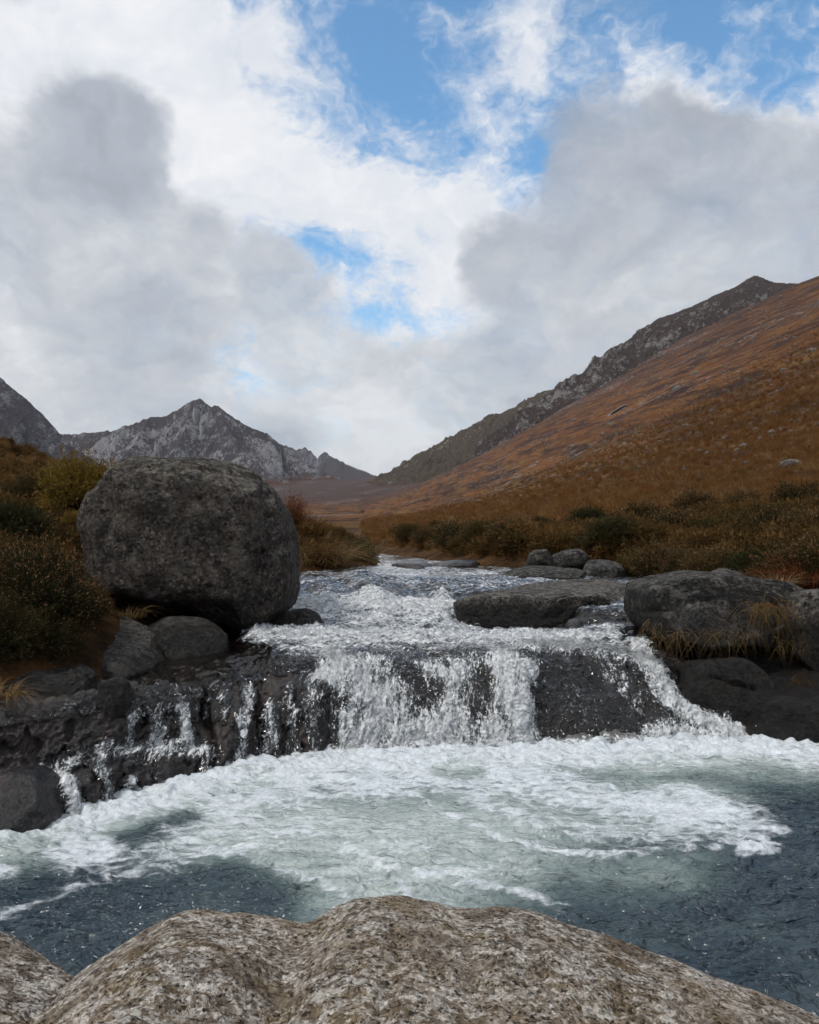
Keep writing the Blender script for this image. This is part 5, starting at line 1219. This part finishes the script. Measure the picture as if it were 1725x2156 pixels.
# ------------------------------------------------------------------ boulders on the hillside
hill_rock = []
for i in range(4):
    U, Fc = ico(4); V = U * np.array([1.0, 0.8, 0.62]); V = np.sign(V) * np.abs(V) ** 0.85
    V, _ = noise_rock(V, Fc, 0.16, 1.6, 70 + 9 * i, 0.8); hill_rock.append(raw_mesh('hill_boulder_%d' % i, V, Fc)); hill_rock[-1].materials.append(MAT['hillstone'])
HB = [(1672, 976, 56, 'broad pale boulder among dark heather on the right hillside, near the right edge'), (1705, 866, 20, 'pale boulder at the right edge, highest of the larger ones'), (1612, 888, 18, 'flat pale boulder on the right hillside left of the edge boulder'), (1532, 920, 26, 'low grey outcrop on the middle of the right hillside'),
      (1390, 929, 11, None), (1452, 895, 10, None), (1495, 873, 9, None), (1702, 930, 16, None), (1497, 960, 13, None), (1315, 955, 10, None), (1292, 950, 9, None), (1082, 1008, 17, None), (1067, 985, 9, None), (1207, 938, 14, None), (1637, 823, 10, None), (1622, 830, 10, None), (1692, 815, 10, None), (1715, 793, 14, None),
      (1162, 978, 9, None), (1032, 1023, 8, None), (977, 1033, 8, None), (1340, 905, 8, None), (1420, 850, 9, None), (1560, 855, 10, None), (1580, 800, 9, None), (1480, 830, 8, None), (1250, 968, 8, None), (1180, 1000, 9, None), (1660, 760, 9, None), (1600, 740, 8, None), (1350, 980, 9, None), (1440, 985, 10, None)]
HROW = [0 if b < 860 else 1 if b < 935 else 2 for _, b, _, _ in HB]
for i, (px, py, wd, lb) in enumerate(HB):
    lb = lb or 'small grey boulder %s the right hillside, %s from left' % (('high on', 'halfway up', 'low on')[HROW[i]], rank([j for j in range(len(HB)) if HROW[j] == HROW[i] and not HB[j][3]], i, lambda j: HB[j][0]))
    P = hit(px, py + wd * 0.12, right_surf, 16, 1500)
    if P is None: continue
    s_ = wd * 0.5 / F * P[1]
    o = link('hill_boulder', hill_rock[i % 4], None, None, label=lb, category='boulder', group='boulders scattered on the right hillside')
    o.location = tuple(P); o.scale = (s_, s_, s_ * (0.8 if wd < 40 else 0.75)); o.rotation_euler = (0.1, 0.15, i * 1.3)
for i, (px, py, wd, lb) in enumerate([(18, 905, 22, 'pale boulder near the skyline of the left slope'), (50, 915, 24, 'dark outcrop below the pale boulder on the left slope'), (140, 965, 12, 'small pale stone low on the left slope'), (128, 960, 10, 'small dark stone low on the left slope')]):
    P = hit(px, py, left_surf, 12, 400)
    if P is None: continue
    s_ = wd * 0.5 / F * P[1]
    o = link('hill_boulder', hill_rock[i % 4], None, None, label=lb, category='boulder', group='boulders on the left slope'); o.location = tuple(P); o.scale = (s_, s_, s_ * 0.7); o.rotation_euler = (0, 0.1, i)
# loose stones too many to count
stones = []
for i in range(3):
    U, Fc = ico(2); V, _ = noise_rock(U * np.array([1, .8, .6]), Fc, 0.2, 1.7, 140 + i, 0.9); me = raw_mesh('stone_%d' % i, V, Fc); me.materials.append(MAT['hillstone']); stones.append(me)
x, y = field(2600, 60, 1000, 850, 1900, right_surf, 0.8)
hb_ = right_z(x, y) - zfloor(y); dn = fbm(np.stack([x * 0.02, y * 0.012, 0 * x], -1), 3)
ok = ((x - lerp_tab(y, XR)) > 8) & (hb_ > 5) & (dn > -0.12) & (x - lerp_tab(y, XR) < 330)
x, y, hb_ = x[ok], y[ok], hb_[ok]
scatter('hillside_stones', np.stack([x, y, right_surf(x, y)], -1), (0.10 + 0.0008 * y) * np.exp(g.normal(0, 0.5, len(x))), [(m_, None) for m_ in stones], g, 'loose grey stones strewn over the right hillside', 'stones', tilt=0.3)
# wet slab shining on the slope
P = hit(1297, 868, right_surf, 60, 1500)
if P is not None:
    U, Fc = ico(4); s_ = P[1] / F
    V, _ = noise_rock(np.sign(U) * np.abs(U) ** 0.7 * np.array([28 * s_, 16 * s_, 1.6 * s_]), Fc, 0.5 * s_, 0.2, 3, 0.5)
    m, T = mat('wet_slab'); finish(T, principled(T, (0.20, 0.21, 0.24), 0.12, None, 1.33))
    o = link('flat_rock', raw_mesh('wet_slab', V, Fc), m, None, label='bare wet slab shining pale blue high on the right hillside', category='rock')
    o.location = tuple(P + np.array([0, -1.0, 0.35])); o.rotation_euler = (math.radians(-10), math.radians(-31), 0)

# ------------------------------------------------------------------ spray: drops thrown up where the water lands
g2 = np.random.default_rng(9)
def drops(n):
    px = np.concatenate([g2.uniform(700, 1160, int(n * .5)), g2.uniform(1160, 1600, int(n * .25)), g2.uniform(420, 720, n - int(n * .5) - int(n * .25))])
    b = np.interp(px, cpx, [c[1] for c in CC]); D = CAMZ * F / (b - HZ) - g2.uniform(-0.15, 0.25, n)
    z = np.abs(g2.normal(0, 0.07, n))
    return np.stack([(px - CX) / F * D, D, z + 0.03], -1)
Pd = drops(260)
x_ = g2.uniform(-2.0, 0.4, 120); Pd2 = np.stack([x_, g2.uniform(12.4, 13.4, 120), 1.12 + np.abs(g2.normal(0, 0.10, 120))], -1)
Pd = np.concatenate([Pd, Pd2])
U, Fc = ico(2); me = raw_mesh('drop', U, Fc)
m, T = mat('water_drop'); finish(T, principled(T, (0.80, 0.83, 0.86), 0.15, None, 1.33, 0.6)); me.materials.append(m)
scatter('spray_drops', Pd, 0.0045 * np.exp(g2.normal(0, 0.4, len(Pd))), [(me, None)], g2, 'fine drops of spray thrown up by the falls', 'spray', tilt=0)

# ------------------------------------------------------------------ the air of the glen
m, T = mat('valley_haze')
pv = T.n('ShaderNodeVolumePrincipled'); T.set(pv.inputs['Color'], (0.78, 0.87, 1.0)); T.set(pv.inputs['Density'], 3.4e-5); T.set(pv.inputs['Anisotropy'], 0.2)
om = T.n('ShaderNodeOutputMaterial'); T.L.new(pv.outputs[0], om.inputs['Volume'])
hx, hy0, hy1, hz0, hz1 = 7000.0, -120.0, 12200.0, -8.0, 760.0
HV = [(x_, y_, z_) for z_ in (hz0, hz1) for y_ in (hy0, hy1) for x_ in (-hx, hx)]
haze = link('haze', raw_mesh('haze', HV, [(0, 2, 3, 1), (4, 5, 7, 6), (0, 1, 5, 4), (2, 6, 7, 3), (0, 4, 6, 2), (1, 3, 7, 5)], None, False), m, None, kind='stuff')
scene.cycles.volume_bounces = 0
